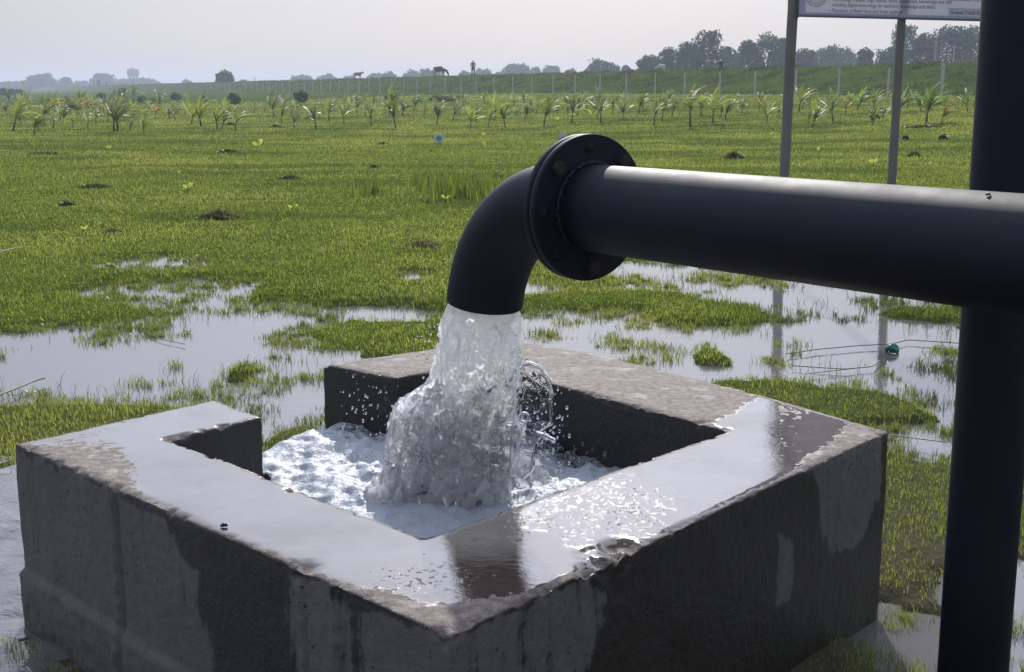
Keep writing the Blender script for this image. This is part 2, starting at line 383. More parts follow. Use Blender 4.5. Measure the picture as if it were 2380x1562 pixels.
ang = np.concatenate([np.arange(-30, 30, .12), np.arange(30, 330, 3.0)])
rad = np.concatenate([[0.0], np.geomspace(.6, 2500, 640)])
A_, R_ = np.meshgrid(np.radians(ang), rad, indexing='ij'); gx = np.sin(A_) * R_; gy = np.cos(A_) * R_
gzv = gz(gx, gy); na, nr = gx.shape
idx = np.arange(na * nr).reshape(na, nr); nx_ = np.roll(idx, -1, 0)
fc_ = np.stack([idx[:, :-1], idx[:, 1:], nx_[:, 1:], nx_[:, :-1]], -1).reshape(-1, 4)
gm = mesh('ground', np.stack([gx, gy, gzv], -1).reshape(-1, 3), fc_, M['soil'])
rr_ = np.hypot(gx, gy)
fl(gm, 'mud', np.maximum(np.where(rr_ < 16, ss(-.1, .15, wetness(gx, gy)), 0) * .9, ss(8, 3.6, rr_) * .85))
tag(link('ground', gm), kind='structure')

# puddle water sheet: still water, choppy where the overflow runs
xs = np.arange(-9, 11, .045); ys = np.arange(.8, 14.5, .045); X, Y = np.meshgrid(xs, ys, indexing='ij')
flow = np.maximum(ss(1.9, 1.0, np.hypot((X + 2.0) / 1.0, (Y - 2.9) / 1.5)), .30 * ss(2.2, .8, np.hypot((X + .9) / 1, (Y - 4.8) / 1.2)))
fq0 = P(1400, 800); flow = np.maximum(flow, .28 * np.exp(-((X - fq0[0]) / .6) ** 2 - ((Y - fq0[1]) / .35) ** 2)); flow = np.maximum(flow, .16 * ss(2.6, .8, np.hypot((X - 1.2) / 1.3, (Y - 5.2) / .9)))
Z = flow * .05 * (1 - np.abs(fbm(xy3(X, Y * 1.4, 9), 3, 21))) * (flow > .3)
i2 = np.arange(X.size).reshape(X.shape)
wm = mesh('water', np.stack([X, Y, Z], -1).reshape(-1, 3), np.stack([i2[:-1, :-1], i2[1:, :-1], i2[1:, 1:], i2[:-1, 1:]], -1).reshape(-1, 4), M['puddle'])
fl(wm, 'flow', flow); tag(link('water', wm), kind='structure')

# embankment behind the fence: one long bank
tt = np.concatenate([np.arange(-140, 260, .5), np.geomspace(260, 1500, 260)]); dd = np.array([-.8, .3, 1, 1.7, 2.4, 3.1, 3.8, 4.5, 5.2, 5.9, 6.6, 7.3, 8, 9, 10.5, 12, 14, 17, 20, 25])
prof = np.interp(dd, [-.8, .6, 7.4, 9, 13, 25], [.80, 1.10, 2.95, 3.22, 3.2, .2])
Tm, Dm = np.meshgrid(tt, dd, indexing='ij'); ex = FP[0] + FU[0] * Tm + FN[0] * Dm; ey = FP[1] + FU[1] * Tm + FN[1] * Dm
ez = np.broadcast_to(prof, Tm.shape) + (fbm(np.stack([Tm * .5, Dm * .9, Dm * 0], -1), 4, 31) * .30 + fbm(np.stack([Tm * .06, Dm * .1, Dm * 0], -1), 2, 32) * .16) * ss(-.5, 2, Dm) * ss(25, 20, Dm)
i3 = np.arange(Tm.size).reshape(Tm.shape)
em = mesh('embankment', np.stack([ex, ey, ez], -1).reshape(-1, 3), np.stack([i3[:-1, :-1], i3[1:, :-1], i3[1:, 1:], i3[:-1, 1:]], -1).reshape(-1, 4)[:, ::-1], M['soil'])
fl(em, 'mud', np.zeros(Tm.size)); tag(link('embankment', em), kind='structure')
def embz(t_, d_): return np.interp(d_, [-.8, .6, 7.4, 9, 13, 25], [.80, 1.10, 2.95, 3.22, 3.2, .2])
def crest(px, dd_=9.5):
    """point on the bank's crest on the bearing of picture column px"""
    k = (px - CX) / FPX; k = k / math.cos(PITCH)
    # x = k*y ; (x-FPx)*FNx + (y-FPy)*FNy = dd_
    y = (dd_ + FP[0] * FN[0] + FP[1] * FN[1]) / (k * FN[0] + FN[1]); return np.array([k * y, y, 3.22])

# ------------------------------------------------------------------ grass
def blades(x, y, z, h, wd, colr, lean=.45, name='grass', az=None, mat='grass'):
    n = len(x); th = rng.uniform(0, 2 * math.pi, n) if az is None else az; ld = rng.uniform(0, 2 * math.pi, n); l = rng.uniform(.1, 1, n) * lean * h
    b = np.stack([x, y, z], -1); sd = np.stack([np.cos(th), np.sin(th), np.zeros(n)], -1) * (wd / 2)[:, None]; ln = np.stack([np.cos(ld), np.sin(ld), np.zeros(n)], -1)
    up = np.array([0, 0, 1.]); m1 = b + up * (h * .55)[:, None] + ln * (l * .35)[:, None]; tp = b + up * (h * (1 - .25 * l / h))[:, None] + ln * l[:, None]
    v = np.stack([b - sd, b + sd, m1 - sd * .8, m1 + sd * .8, tp], 1).reshape(-1, 3); k = np.arange(n)[:, None] * 5
    f = np.concatenate([k + [0, 1, 3], k + [0, 3, 2], k + [2, 3, 4]], 0)
    me = mesh(name, v, f, M[mat], False); col(me, 'Col', np.repeat(colr, 5, 0)); return me
def gcol(x, y, wv, r):
    n1 = fbm(xy3(x, y, .45), 4, 41) * .5 + .5; n2 = fbm(xy3(x * .4, y, .8), 4, 42) * .8 + .5; j = rng.uniform(.5, 1.5, len(x))[:, None]
    a = np.array([.190, .222, .058]); b = np.array([.275, .290, .088]); c = np.array([.085, .120, .036]); s_ = np.array([.30, .26, .14])
    q = a + (b - a) * ss(.35, .7, n1)[:, None]; q = q + (c - q) * (ss(.50, .74, n2) * .7)[:, None]
    st = rng.uniform(0, 1, len(x)) < .05; q = np.where(st[:, None], s_, q); return q * j
def in_tank(x, y):
    # footprint of the tank and a margin
    c = np.array([-.13, 3.43]); u = np.array([.702, -.712]); v = np.array([.645, .764])
    a = (x - c[0]) * u[0] + (y - c[1]) * u[1]; b = (x - c[0]) * v[0] + (y - c[1]) * v[1]
    return (np.abs(a) < .84) & (np.abs(b) < .93)
def scatter(n, r0, r1, pw, half=27):
    uu = rng.uniform(0, 1, n); r = (r0 ** pw + uu * (r1 ** pw - r0 ** pw)) ** (1 / pw); a = np.radians(rng.uniform(-half, half, n)); return np.sin(a) * r, np.cos(a) * r, r
x, y, r = scatter(1350000, 2.2, 130, .52)
wv = np.where(r < 16, wetness(x, y), -1)
cl = fbm(xy3(x, y, 3.2), 3, 51); cl2 = fbm(xy3(x, y, 9), 2, 52)
keep = (rng.uniform(0, 1, len(x)) < ss(.36, -.10, wv + .8 * cl2 + .7 * cl)) | ((cl + cl2 * .9 > .20 + .40 * wv) & (rng.uniform(0, 1, len(x)) < .30 - .22 * wv)) | (rng.uniform(0, 1, len(x)) < .022)
keep &= ~((r < 4.3) & (x > .5) & (rng.uniform(0, 1, len(x)) < .45 + .9 * cl2)); keep &= ~in_tank(x, y); keep &= fence_d(x, y) < 1
keep &= ~((x < -.70) & (y < 3.0) & (rng.uniform(0, 1, len(x)) < .97))
x, y, r, wv, cl = [q[keep] for q in (x, y, r, wv, cl)]
tall = ss(-.1, .5, cl) * .8 + ss(.5, .9, fbm(xy3(x, y, .7), 3, 53) * .5 + .5) * .9
h = (.007 + .012 * rng.lognormal(-.25, .5, len(x)).clip(.2, 3)) * (1 + tall) * np.where((wv > -.12) & (r > 4.6), 1.35, 1) * (1 + .015 * r)
wd = .0019 * (r / 3) ** .98 * rng.uniform(.7, 1.4, len(x))
gme = blades(x, y, gz(x, y) - .004, h, wd, gcol(x, y, wv, r)); tag(link('grass', gme), kind='stuff', label='short bright green grass of the field and puddle edges', cat='grass')
# bank grass: coarser tufts
n = 90000; px_ = rng.uniform(-20, 2420, n); k = (px_ - CX) / FPX; dq = rng.uniform(-1.5, 14, n) ; y = (dq + FP @ FN) / (k * FN[0] + FN[1]); x = k * y
ok = (y > 0) & (y < 600); x, y, dq = x[ok], y[ok], dq[ok]
zz = np.interp(dq, dd, prof); nn = fbm(xy3(x, y, .8), 3, 61)
tl = ss(5, 9, dq)
h = (.07 + .09 * rng.uniform(0, 1, len(x))) * (1 + np.maximum(nn, 0) * 2) * (1 + .5 * tl); wd = .045 * (y / 90) * rng.uniform(.7, 1.3, len(x))
cg = np.where((rng.uniform(0, 1, len(x)) < .25 + .3 * tl)[:, None], np.array([.17, .18, .07]), np.array([.09, .15, .04])) * (1 - .45 * ss(-.1, .35, nn))[:, None] * rng.uniform(.6, 1.3, len(x))[:, None]
bm_ = blades(x, y, zz - .03, h, wd, cg, .9, name='bank_grass', mat='bankgrass'); tag(link('bank_grass', bm_), kind='stuff', label='coarse grass on the slope and crest of the embankment', cat='grass')

# tufts and floating sprigs rising out of the shallow water
tx, ty, tr_ = scatter(15000, 2.6, 13, 1.0, 24); tw = wetness(tx, ty); tcl = fbm(xy3(tx, ty, 1.7), 2, 55) + fbm(xy3(tx, ty, 5), 2, 56)
kp = (tw > -.1) & (tw < .9) & ~in_tank(tx, ty) & (tcl > -.30 + .5 * tw) & ~((tx < -1.0) & (ty < 3)) & ~((tx > 1.9) & (ty > 5.2) & (tcl < .12)); tx, ty, tr_ = tx[kp], ty[kp], tr_[kp]
nb_ = rng.integers(5, 34, len(tx)); ti = np.repeat(np.arange(len(tx)), nb_); spd = rng.uniform(.008, .045, len(tx))[ti]; ht = rng.uniform(.018, .055, len(tx))[ti] * rng.uniform(.5, 1.3, len(ti))
bx_ = tx[ti] + rng.normal(0, 1, len(ti)) * spd; by_ = ty[ti] + rng.normal(0, 1, len(ti)) * spd; rb_ = tr_[ti]
tuf = blades(bx_, by_, np.full(len(bx_), -.012), ht + .012, .0021 * (rb_ / 3) ** .95 * rng.uniform(.6, 1.3, len(bx_)), gcol(bx_, by_, 0 * bx_, rb_) * .9, .8, 'grass_tufts'); tag(link('grass_tufts', tuf), kind='stuff', label='small grass tufts poking out of the shallow water', cat='grass')
# tall thin reeds standing in the flooded grass
x, y, r = scatter(16000, 3, 13, 1.2); wv = wetness(x, y); kp = (wv > -.05) & (wv < .75) & ~in_tank(x, y) & (fbm(xy3(x, y, 2.4), 2, 71) > .05) & ~((x < -1.28) & (y < 3))
x, y, r = x[kp], y[kp], r[kp]
rm = blades(x, y, np.full(len(x), -.02), rng.uniform(.03, .11, len(x)), .0014 + .0003 * r, np.array([.09, .11, .03]) * rng.uniform(.4, 1.3, len(x))[:, None], .8, 'reeds')
tag(link('reeds', rm), kind='stuff', label='thin dark reeds and stalks sticking out of the puddles', cat='reeds')
# weeds left of the elbow
xs_, ys_ = [], []
for px, py, sx_, sy_, nn_ in ((1080, 455, 110, 22, 420), (860, 458, 45, 8, 60), (1170, 470, 60, 20, 160), (1010, 430, 60, 12, 90)):
    for _ in range(nn_):
        q = P(px + random.gauss(0, sx_ / 2), py + random.gauss(0, sy_ / 2)); xs_.append(q[0]); ys_.append(q[1])
xs_ = np.array(xs_); ys_ = np.array(ys_)
wmh = blades(xs_, ys_, gz(xs_, ys_), rng.uniform(.12, .34, len(xs_)), rng.uniform(.012, .03, len(xs_)), np.array([.12, .15, .03]) * rng.uniform(.5, 1.5, len(xs_))[:, None], .35, 'weeds')
tag(link('weeds', wmh), kind='stuff', label='taller upright weeds in the grass left of the pipe elbow', cat='weeds')

# ------------------------------------------------------------------ concrete tank
TOP = .55
q2 = lambda x, y: P(x, y, TOP)[:2]
pA, pB, pC = q2(37, 1030), q2(1045, 1475), q2(2066, 1000)
foot = [q2(497, 928), pA, pB, pC, q2(1740, 908), q2(1386, 820), q2(1165, 785), q2(750, 845), q2(920, 877), q2(1107, 842), q2(1690, 1000), q2(985, 1245), q2(388, 1020), q2(607, 968)]
bm = bmesh.new()
def prism(poly, z0, z1):
    n = len(poly); lo = [bm.verts.new((p_[0], p_[1], z0)) for p_ in poly]; hi = [bm.verts.new((p_[0], p_[1], z1)) for p_ in poly]
    bm.faces.new(hi); bm.faces.new(lo[::-1])
    for i in range(n): bm.faces.new((lo[i], lo[(i + 1) % n], hi[(i + 1) % n], hi[i]))
prism(foot, -.12, TOP)
g1o, g1i, g2o, g2i = foot[0], foot[13], foot[7], foot[8]
e_ = .05
prism([g1o + (g1o - g2o) * e_, g2o + (g2o - g1o) * e_, g2i + (g2i - g1i) * e_, g1i + (g1i - g2i) * e_], -.11, .25)
bmesh.ops.recalc_face_normals(bm, faces=bm.faces)
tm0 = bpy.data.meshes.new('tank_raw'); bm.to_mesh(tm0); bm.free()
tmp = bpy.data.objects.new('tank_raw', tm0); C.objects.link(tmp)
md = tmp.modifiers.new('r', 'REMESH'); md.mode = 'VOXEL'; md.voxel_size = .0075; md.adaptivity = 0
bpy.context.view_layer.update()
ev = tmp.evaluated_get(bpy.context.evaluated_depsgraph_get()); tm = bpy.data.meshes.new_from_object(ev); tm.name = 'concrete_tank'
bpy.data.objects.remove(tmp); bpy.data.meshes.remove(tm0)
nv = len(tm.vertices); V = np.empty(nv * 3, np.float32); tm.vertices.foreach_get('co', V); V = V.reshape(-1, 3).astype(float)
NR = np.empty(nv * 3, np.float32); tm.vertices.foreach_get('normal', NR); NR = NR.reshape(-1, 3).astype(float)
def segd(p, a, b):
    ab = b - a; tq = np.clip(((p - a) @ ab) / (ab @ ab), 0, 1); return np.linalg.norm(p - (a + tq[:, None] * ab), axis=1), tq
ed = np.full(nv, 9.); per = [np.array(k) for k in foot]
for i in range(len(per)):
    dd_, _ = segd(V[:, :2], per[i], per[(i + 1) % len(per)]); ed = np.minimum(ed, dd_)
topd = TOP - V[:, 2]
istop = ss(.6, .9, NR[:, 2]) * (topd < .05)
# roughness of the surface, worn and chipped arrises
dab, tab = segd(V[:, :2], per[1], per[2]); dbc, tbc = segd(V[:, :2], per[2], per[3])
lump = fbm(V * 9, 4, 81) * .004 + fbm(V * 2.2, 2, 82) * .008 + fbm(V * 60, 2, 86) * .0012
wob = np.where(istop > .3, fbm(V * 2.2, 2, 82) * .003 + fbm(V * 7, 2, 87) * .0006, lump)
V2 = V + NR * wob[:, None]
arr = np.maximum(0, 1 - np.hypot(ed, topd) / .022)
chip = np.maximum(0, fbm(V * 30, 4, 83) - .02) * 2.2; cut = arr * (.003 + .012 * chip)
# the deep bite out of the front right arris and small ones
def nearpx(px, py, z=TOP): return P(px, py, z)
for (px, py, rr0, dep) in ((1455, 1290, .13, .028), (1400, 1320, .07, .02), (680, 1135, .03, .03), (250, 1165, .05, .03), (690, 1318, .06, .024), (60, 1045, .04, .02), (1640, 975, .04, .02), (2050, 1005, .05, .018), (1040, 1470, .06, .03)):
    c = nearpx(px, py); dist = np.linalg.norm(V - c, axis=1); cut = cut + dep * ss(rr0, 0, dist) * np.maximum(0, .40 + 1.1 * fbm(V * 30, 4, 84))
ctr = np.array([-.13, 3.43])
cen = np.zeros((nv, 3)); 
# push arrises towards the wall's own core: down and along -normal
V2[:, 2] -= cut * .75; V2 -= NR * (cut * .45)[:, None]
# board joints: vertical seams on the front left face, ledge of the lower lift
def tpx(px, a, b):
    d = ray(px, 1300); d2 = d[:2]; n_ = np.array([-(b - a)[1], (b - a)[0]]); s_ = (a @ n_) / (d2 @ n_); return ((d2 * s_ - a) @ (b - a)) / ((b - a) @ (b - a))
side_ab = (dab < .02) & (NR[:, 2] < .5); sidebc = (dbc < .02) & (NR[:, 2] < .5)
L = np.linalg.norm(pB - pA)
for px, wdt, amp in ((272, .014, .011), (690, .009, .006), (768, .012, .008)):
    tq = tpx(px, pA, pB); wig = fbm(np.stack([V[:, 2] * 12, V[:, 2] * 0, V[:, 2] * 0], -1), 3, 90) * .008
    dx_ = (tab - tq) * L - wig; rg = np.exp(-(dx_ / wdt) ** 2) * (.5 + fbm(V * 42, 3, 91)) * amp - np.exp(-((dx_ - wdt * 1.7) / (wdt * .6)) ** 2) * amp * .9
    V2[side_ab] += (NR * rg[:, None])[side_ab]
led = ss(.205, .185, V[:, 2] + fbm(V * 7, 3, 92) * .012 + tab * .02) * ss(.62, .40, tab) * (.016 + .006 * fbm(V * 25, 3, 93))
V2[side_ab] += (NR * led[:, None])[side_ab]
tm.vertices.foreach_set('co', V2.astype(np.float32).ravel()); tm.update()
tm.polygons.foreach_set('use_smooth', np.ones(len(tm.polygons), bool))
# dry, damp and filmed concrete, with the board and elbow reflections painted brown
PX = proj(V)
def polymask(poly, soft):
    p_ = np.array(poly, float); n = len(p_); d = np.full(nv, 1e9); ins = np.zeros(nv, bool)
    for i in range(n):
        a, b = p_[i], p_[(i + 1) % n]; dq_, _ = segd(PX, a, b); d = np.minimum(d, dq_)
        cnd = ((a[1] > PX[:, 1]) != (b[1] > PX[:, 1])) & (PX[:, 0] < (b[0] - a[0]) * (PX[:, 1] - a[1]) / (b[1] - a[1] + 1e-9) + a[0]); ins ^= cnd
    return np.clip(.5 + np.where(ins, d, -d) / (2 * soft), 0, 1)
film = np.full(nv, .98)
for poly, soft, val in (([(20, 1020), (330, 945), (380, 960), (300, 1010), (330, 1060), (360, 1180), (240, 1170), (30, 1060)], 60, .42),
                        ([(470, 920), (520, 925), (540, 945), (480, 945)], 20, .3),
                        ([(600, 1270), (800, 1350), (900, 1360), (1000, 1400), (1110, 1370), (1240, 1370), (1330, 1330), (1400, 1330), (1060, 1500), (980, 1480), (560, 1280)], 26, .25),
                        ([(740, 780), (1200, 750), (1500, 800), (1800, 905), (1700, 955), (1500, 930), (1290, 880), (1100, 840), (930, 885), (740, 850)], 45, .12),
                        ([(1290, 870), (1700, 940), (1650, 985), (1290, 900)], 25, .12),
                        ([(1806, 900), (1860, 915), (2070, 985), (2000, 1030), (1800, 1115)], 10, .62), ([(1012, 1235), (1225, 1190), (1232, 1380), (1040, 1400)], 14, .62),  # film thinned in the shape of the board and elbow reflections to brown them
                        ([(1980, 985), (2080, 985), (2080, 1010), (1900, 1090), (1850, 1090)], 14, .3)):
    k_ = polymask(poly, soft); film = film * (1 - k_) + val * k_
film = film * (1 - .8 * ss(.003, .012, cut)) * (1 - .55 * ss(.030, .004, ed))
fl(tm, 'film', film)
damp = np.full(nv, .98)
for poly, soft, val in (([(20, 1040), (130, 1080), (395, 1205), (420, 1270), (470, 1330), (460, 1400), (485, 1470), (500, 1570), (560, 1700), (20, 1700)], 16, .12),
                        ([(655, 1320), (760, 1350), (800, 1420), (790, 1600), (690, 1600), (660, 1450)], 18, .25),
                        ([(800, 1400), (1045, 1480), (1360, 1340), (1410, 1370), (1405, 1450), (1380, 1530), (1340, 1600), (1300, 1700), (800, 1700)], 16, .30),
                        ([(1885, 1085), (1985, 1030), (2050, 1010), (2045, 1150), (2000, 1260), (1930, 1300), (1905, 1230), (1900, 1150)], 14, .10),
                        ([(1810, 1240), (1850, 1260), (1850, 1370), (1800, 1420)], 12, .15),
                        ([(30, 1100), (60, 1110), (70, 1300), (40, 1300)], 15, .45)):
    k_ = polymask(poly, soft); damp = damp * (1 - k_) + val * k_
out_ab = side_ab | sidebc
damp = np.where(out_ab | (topd < .03), damp, .9)
spk = np.zeros(nv)
for px, py, rad_ in ((1430, 1195, .14), (1330, 1125, .10), (1380, 1110, .08), (1250, 1210, .06), (960, 1345, .07), (1480, 1150, .08)): spk = np.maximum(spk, np.exp(-(np.linalg.norm(V - P(px, py, TOP), axis=1) / rad_) ** 2))
fl(tm, 'spark', spk); fl(tm, 'damp', damp); fl(tm, 'top', istop)
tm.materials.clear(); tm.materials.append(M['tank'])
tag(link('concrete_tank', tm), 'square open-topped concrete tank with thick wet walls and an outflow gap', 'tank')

# ------------------------------------------------------------------ water in the tank
WL = .325
imp = P(1095, 1090, WL)[:2]; iA, iB, iC, iD = [np.array(foot[k]) for k in (12, 11, 10, 9)]
poly = [iA + (iA - iC) * .02, iB + (iB - iD) * .02, iC + (iC - iA) * .02, iD + (iD - iB) * .02]
xs = np.arange(-1.75, .75, .008); ys = np.arange(2.45, 4.95, .008); X, Y = np.meshgrid(xs, ys, indexing='ij')
def inside(X, Y, poly):
    ins = np.zeros(X.shape, bool)
    for i in range(len(poly)):
        a, b = poly[i], poly[(i + 1) % len(poly)]
        ins ^= ((a[1] > Y) != (b[1] > Y)) & (X < (b[0] - a[0]) * (Y - a[1]) / (b[1] - a[1] + 1e-12) + a[0])
    return ins
gc_i = (g1i + g2i) / 2; gc_o = (g1o + g2o) / 2; od = (gc_o - gc_i) / np.linalg.norm(gc_o - gc_i); gt = (g2o - g1o) / np.linalg.norm(g2o - g1o)
# direction out of the gap, square to the wall
od = np.array([-gt[1], gt[0]]); od = od if od @ (gc_o - gc_i) > 0 else -od
chan = [g1i - od * .3, g2i - od * .3, g2o + od * .0, g2o + od * .34 + gt * .05, g1o + od * .34 - gt * .05, g1o]
ins = inside(X, Y, poly) | inside(X, Y, chan)
do = (X - gc_o[0]) * od[0] + (Y - gc_o[1]) * od[1]
ri = np.hypot(X - imp[0], Y - imp[1])
Z = WL + .075 * np.exp(-(ri / .17) ** 2) + .018 * np.exp(-((ri - .42) / .12) ** 2)
turb = ss(1.0, .1, ri)
Z = Z + (1 - 2 * np.abs(fbm(xy3(X, Y, 11), 4, 101))) * .022 * (.10 + turb) + fbm(xy3(X, Y, 26), 2, 102) * .012 * (.2 + turb) + fbm(xy3(X, Y, 5), 2, 104) * .022 + fbm(xy3(X, Y, 70), 2, 103) * .0025
lip = ss(-.10, .30, do); Z = Z + .035 * np.exp(-((do + .12) / .13) ** 2) - lip * .33
idx = np.arange(X.size).reshape(X.shape); q = np.stack([idx[:-1, :-1], idx[1:, :-1], idx[1:, 1:], idx[:-1, 1:]], -1)
q = q[ins[:-1, :-1] & ins[1:, 1:] & ins[1:, :-1] & ins[:-1, 1:]]
used = np.unique(q); remap = -np.ones(X.size, int); remap[used] = np.arange(len(used))
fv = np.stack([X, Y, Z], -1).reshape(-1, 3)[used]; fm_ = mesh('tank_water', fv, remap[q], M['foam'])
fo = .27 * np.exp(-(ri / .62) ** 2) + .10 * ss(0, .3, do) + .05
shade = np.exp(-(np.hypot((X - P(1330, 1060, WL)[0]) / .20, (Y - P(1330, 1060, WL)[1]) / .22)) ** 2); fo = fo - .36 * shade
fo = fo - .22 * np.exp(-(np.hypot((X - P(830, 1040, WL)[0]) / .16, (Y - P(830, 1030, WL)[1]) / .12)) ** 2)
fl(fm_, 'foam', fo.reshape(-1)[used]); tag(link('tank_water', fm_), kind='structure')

# ------------------------------------------------------------------ the steel pipe
SF = -2.355                                     # near face of the flange pair
pipe = thing('discharge_pipe', 'black steel pipe with flanged elbow pouring water into the concrete tank', 'pipe', pax(SF))
po = np.array(pax(SF)); Zu = np.array([0, 0, 1.])
mb = MB(); pts = [pax(s) - po for s in np.linspace(SF + .0, .9, 60)]; mb.tube(pts, .105, 96); mb.build('pipe', M['steel'], pipe)
def disc(s0, s1, r, n=96, bev=.002):
    mb = MB(); mb.tube([pax(s0) - po, pax(s0 + 1e-5) - po, pax(s0 + bev) - po, pax(s1 - bev) - po, pax(s1 - 1e-5) - po, pax(s1) - po], [r - bev * 1.5, r - bev, r, r, r - bev, r - bev * 1.5], n); return mb
FR = .1775
disc(SF - .019, SF, FR).build('flange', M['steel'], pipe)
disc(SF - .0235, SF - .019, FR - .007).build('gasket', M['gasket'], pipe)
disc(SF - .0425, SF - .0235, FR - .001).build('flange', M['steel'], pipe)
# weld bead where the pipe meets the flange
mb = MB(); th = np.linspace(0, 2 * math.pi, 161)
ring = [pax(SF + .004 + .002 * math.sin(a * 23)) - po + (.108 + .0015 * math.sin(a * 37 + 1)) * (PIPE_N * math.cos(a) + Zu * math.sin(a)) for a in th]
mb.tube(ring, .0065 + .0015 * np.sin(th * 41), 8, False); mb.build('weld_bead', M['steel'], pipe)
s0 = SF - .0425; BR = .335; bend = R(80); STR = .06
ths = np.linspace(0, bend, 60); ce = [pax(s0 - STR - BR * math.sin(a)) - po - Zu * BR * (1 - math.cos(a)) for a in ths]
td = -PIPE_U * math.cos(bend) - Zu * math.sin(bend)
ce = [pax(s0 + .0005 - k) - po for k in (0, .02, .04)] + ce + [ce[-1] + td * k for k in (.006, .012)]
# hollow elbow: outer skin, rim and inner bore
mb = MB(); nseg = 96; ce = np.array(ce); allp = np.concatenate([ce, ce[::-1][:14]]); rr0 = np.concatenate([np.full(len(ce), .1045), np.full(14, .0965)])
tg = np.concatenate([np.gradient(ce, axis=0), np.gradient(ce, axis=0)[::-1][:14]]); vs_ = []
for p_, d_, r_ in zip(allp, tg, rr0):
    d_ = d_ / np.linalg.norm(d_); b_ = np.cross(d_, PIPE_N); a_ = np.linspace(0, 2 * math.pi, nseg, endpoint=False); vs_.append(p_ + r_ * (np.cos(a_)[:, None] * PIPE_N + np.sin(a_)[:, None] * b_))
mb.add(np.concatenate(vs_), [(i * nseg + j, i * nseg + (j + 1) % nseg, (i + 1) * nseg + (j + 1) % nseg, (i + 1) * nseg + j) for i in range(len(allp) - 1) for j in range(nseg)])
mb.build('elbow', M['steel'], pipe)
out_c = ce[-1] + po
nside = -PIPE_N if PIPE_N[0] > 0 else PIPE_N     # picture-left side of the face
for k in range(8):
    a = R(45 * k + 2); c = pax(SF) - po + .146 * (-nside * math.cos(a) + Zu * math.sin(a))
    if k in (1, 3, 6):
        mb = MB(); mb.tube([c - PIPE_U * .062, c - PIPE_U * .061, c + PIPE_U * .006, c + PIPE_U * .0075], [.006, .009, .009, .007], 16)
        for s_ in (0.0, -.0565): mb.tube([c + PIPE_U * s_, c + PIPE_U * (s_ + .0135), c + PIPE_U * (s_ + .014)], [.0175, .0175, .015], 6)
        b_ = mb.build('bolt', M['rust'], pipe, False)
    else:
        mb = MB(); mb.tube([c + PIPE_U * .0003, c + PIPE_U * .0012], .0135, 24); hb = mb.build('bolt_hole', M['hole'], pipe)
        mb = MB(); a2 = np.linspace(0, 2 * math.pi, 33); mb.tube([c + PIPE_U * .0008 + .0155 * (PIPE_N * math.cos(q_) + Zu * math.sin(q_)) for q_ in a2], .0016, 6, False); mb.build('rim', M['steel'], hb)
# upright behind it
pc = pax(-1.3); yy = PIPE_N if PIPE_N[1] > 0 else -PIPE_N
up_c = PD(2341, 440, 2.735); 
post = thing('support_post', 'thick upright black steel post behind the pipe at the right edge', 'post', (up_c[0], up_c[1], -.05))
mb = MB(); mb.tube([(0, 0, z) for z in np.linspace(0, 3.2, 8)], .0765, 72); mb.build('post_tube', M['steel'], post)
mb = MB(); mb.tube([(0, 0, .03), (0, 0, .075), (0, 0, .08)], [.15, .15, .147], 48); mb.build('base_plate', M['steel'], post)
# fly on the pipe
mb = MB(); fp = P(2297, 455, 1.2); dr = ray(2297, 455); 
# nearest approach to the pipe skin
for s_ in np.linspace(1.8, 3.2, 4000):
    q_ = _c + dr * s_; rel = q_ - pax(0); rad_ = np.linalg.norm(rel - PIPE_U * (rel @ PIPE_U))
    if rad_ < .1052: break
fp = q_; mb.tube([(-.006, 0, .001), (-.002, 0, .004), (.003, 0, .004), (.006, 0, .002)], [.0012, .003, .0026, .001], 8)
mb.tube([(-.006, .001, .004), (0, .003, .003)], [.0018, .0006], 5)
fly = mb.build('fly', M['hair'], None, loc=fp); fly.scale = (.7, .7, .7); tag(fly, 'tiny dark fly sitting on the pale top of the pipe', 'insect')
mb = MB(); mb.tube([(-.008, 0, .002), (-.002, 0, .005), (.004, 0, .005), (.008, 0, .002)], [.002, .0045, .004, .001], 8); mb.tube([(0, 0, .004), (.006, .007, .001)], [.001, .0004], 5)
tag(mb.build('pebble', M['hair'], None, loc=P(521, 1225, TOP)), 'small black pebble lying on the wet front left tank wall', 'pebble')

# ------------------------------------------------------------------ falling water
ns, nth = 330, 260
sv = np.linspace(0, 1, ns); tv = np.linspace(0, 2 * math.pi, nth, endpoint=False); Sg, Tg = np.meshgrid(sv, tv, indexing='ij')
drop = out_c[2] - .30; z_ = out_c[2] + .012 - sv * (drop + .012)
cxy = np.array([out_c[:2] + (-PIPE_U[:2]) * (.03 + .0) * 0 + (-PIPE_U[:2]) * (.085 * s + .02 * s * s) + np.array([.0, -.03]) * s * s for s in sv])
rad0 = np.interp(sv, [0, .03, .2, .45, .65, .85, 1.0], [.093, .096, .102, .108, .116, .126, .140])
lf = np.maximum(0, -np.cos(Tg)); rgt = np.maximum(0, np.cos(Tg))
r_ = rad0[:, None] + .078 * lf ** 2 * ss(.34, .52, Sg) + .012 * lf * ss(.05, .3, Sg) - .012 * rgt * ss(.1, .5, Sg)
pp = np.stack([np.cos(Tg) * 1.6 + 1.2 * Sg, np.sin(Tg) * 1.6, Sg * 6.5 - .9 * np.cos(Tg)], -1); pp = pp + .22 * np.stack([fbm(pp * 2, 2, 221), fbm(pp * 2, 2, 222), fbm(pp * 2, 2, 223)], -1)
amp = ss(0, .12, Sg) * .5 + .8 * ss(.25, .7, Sg)
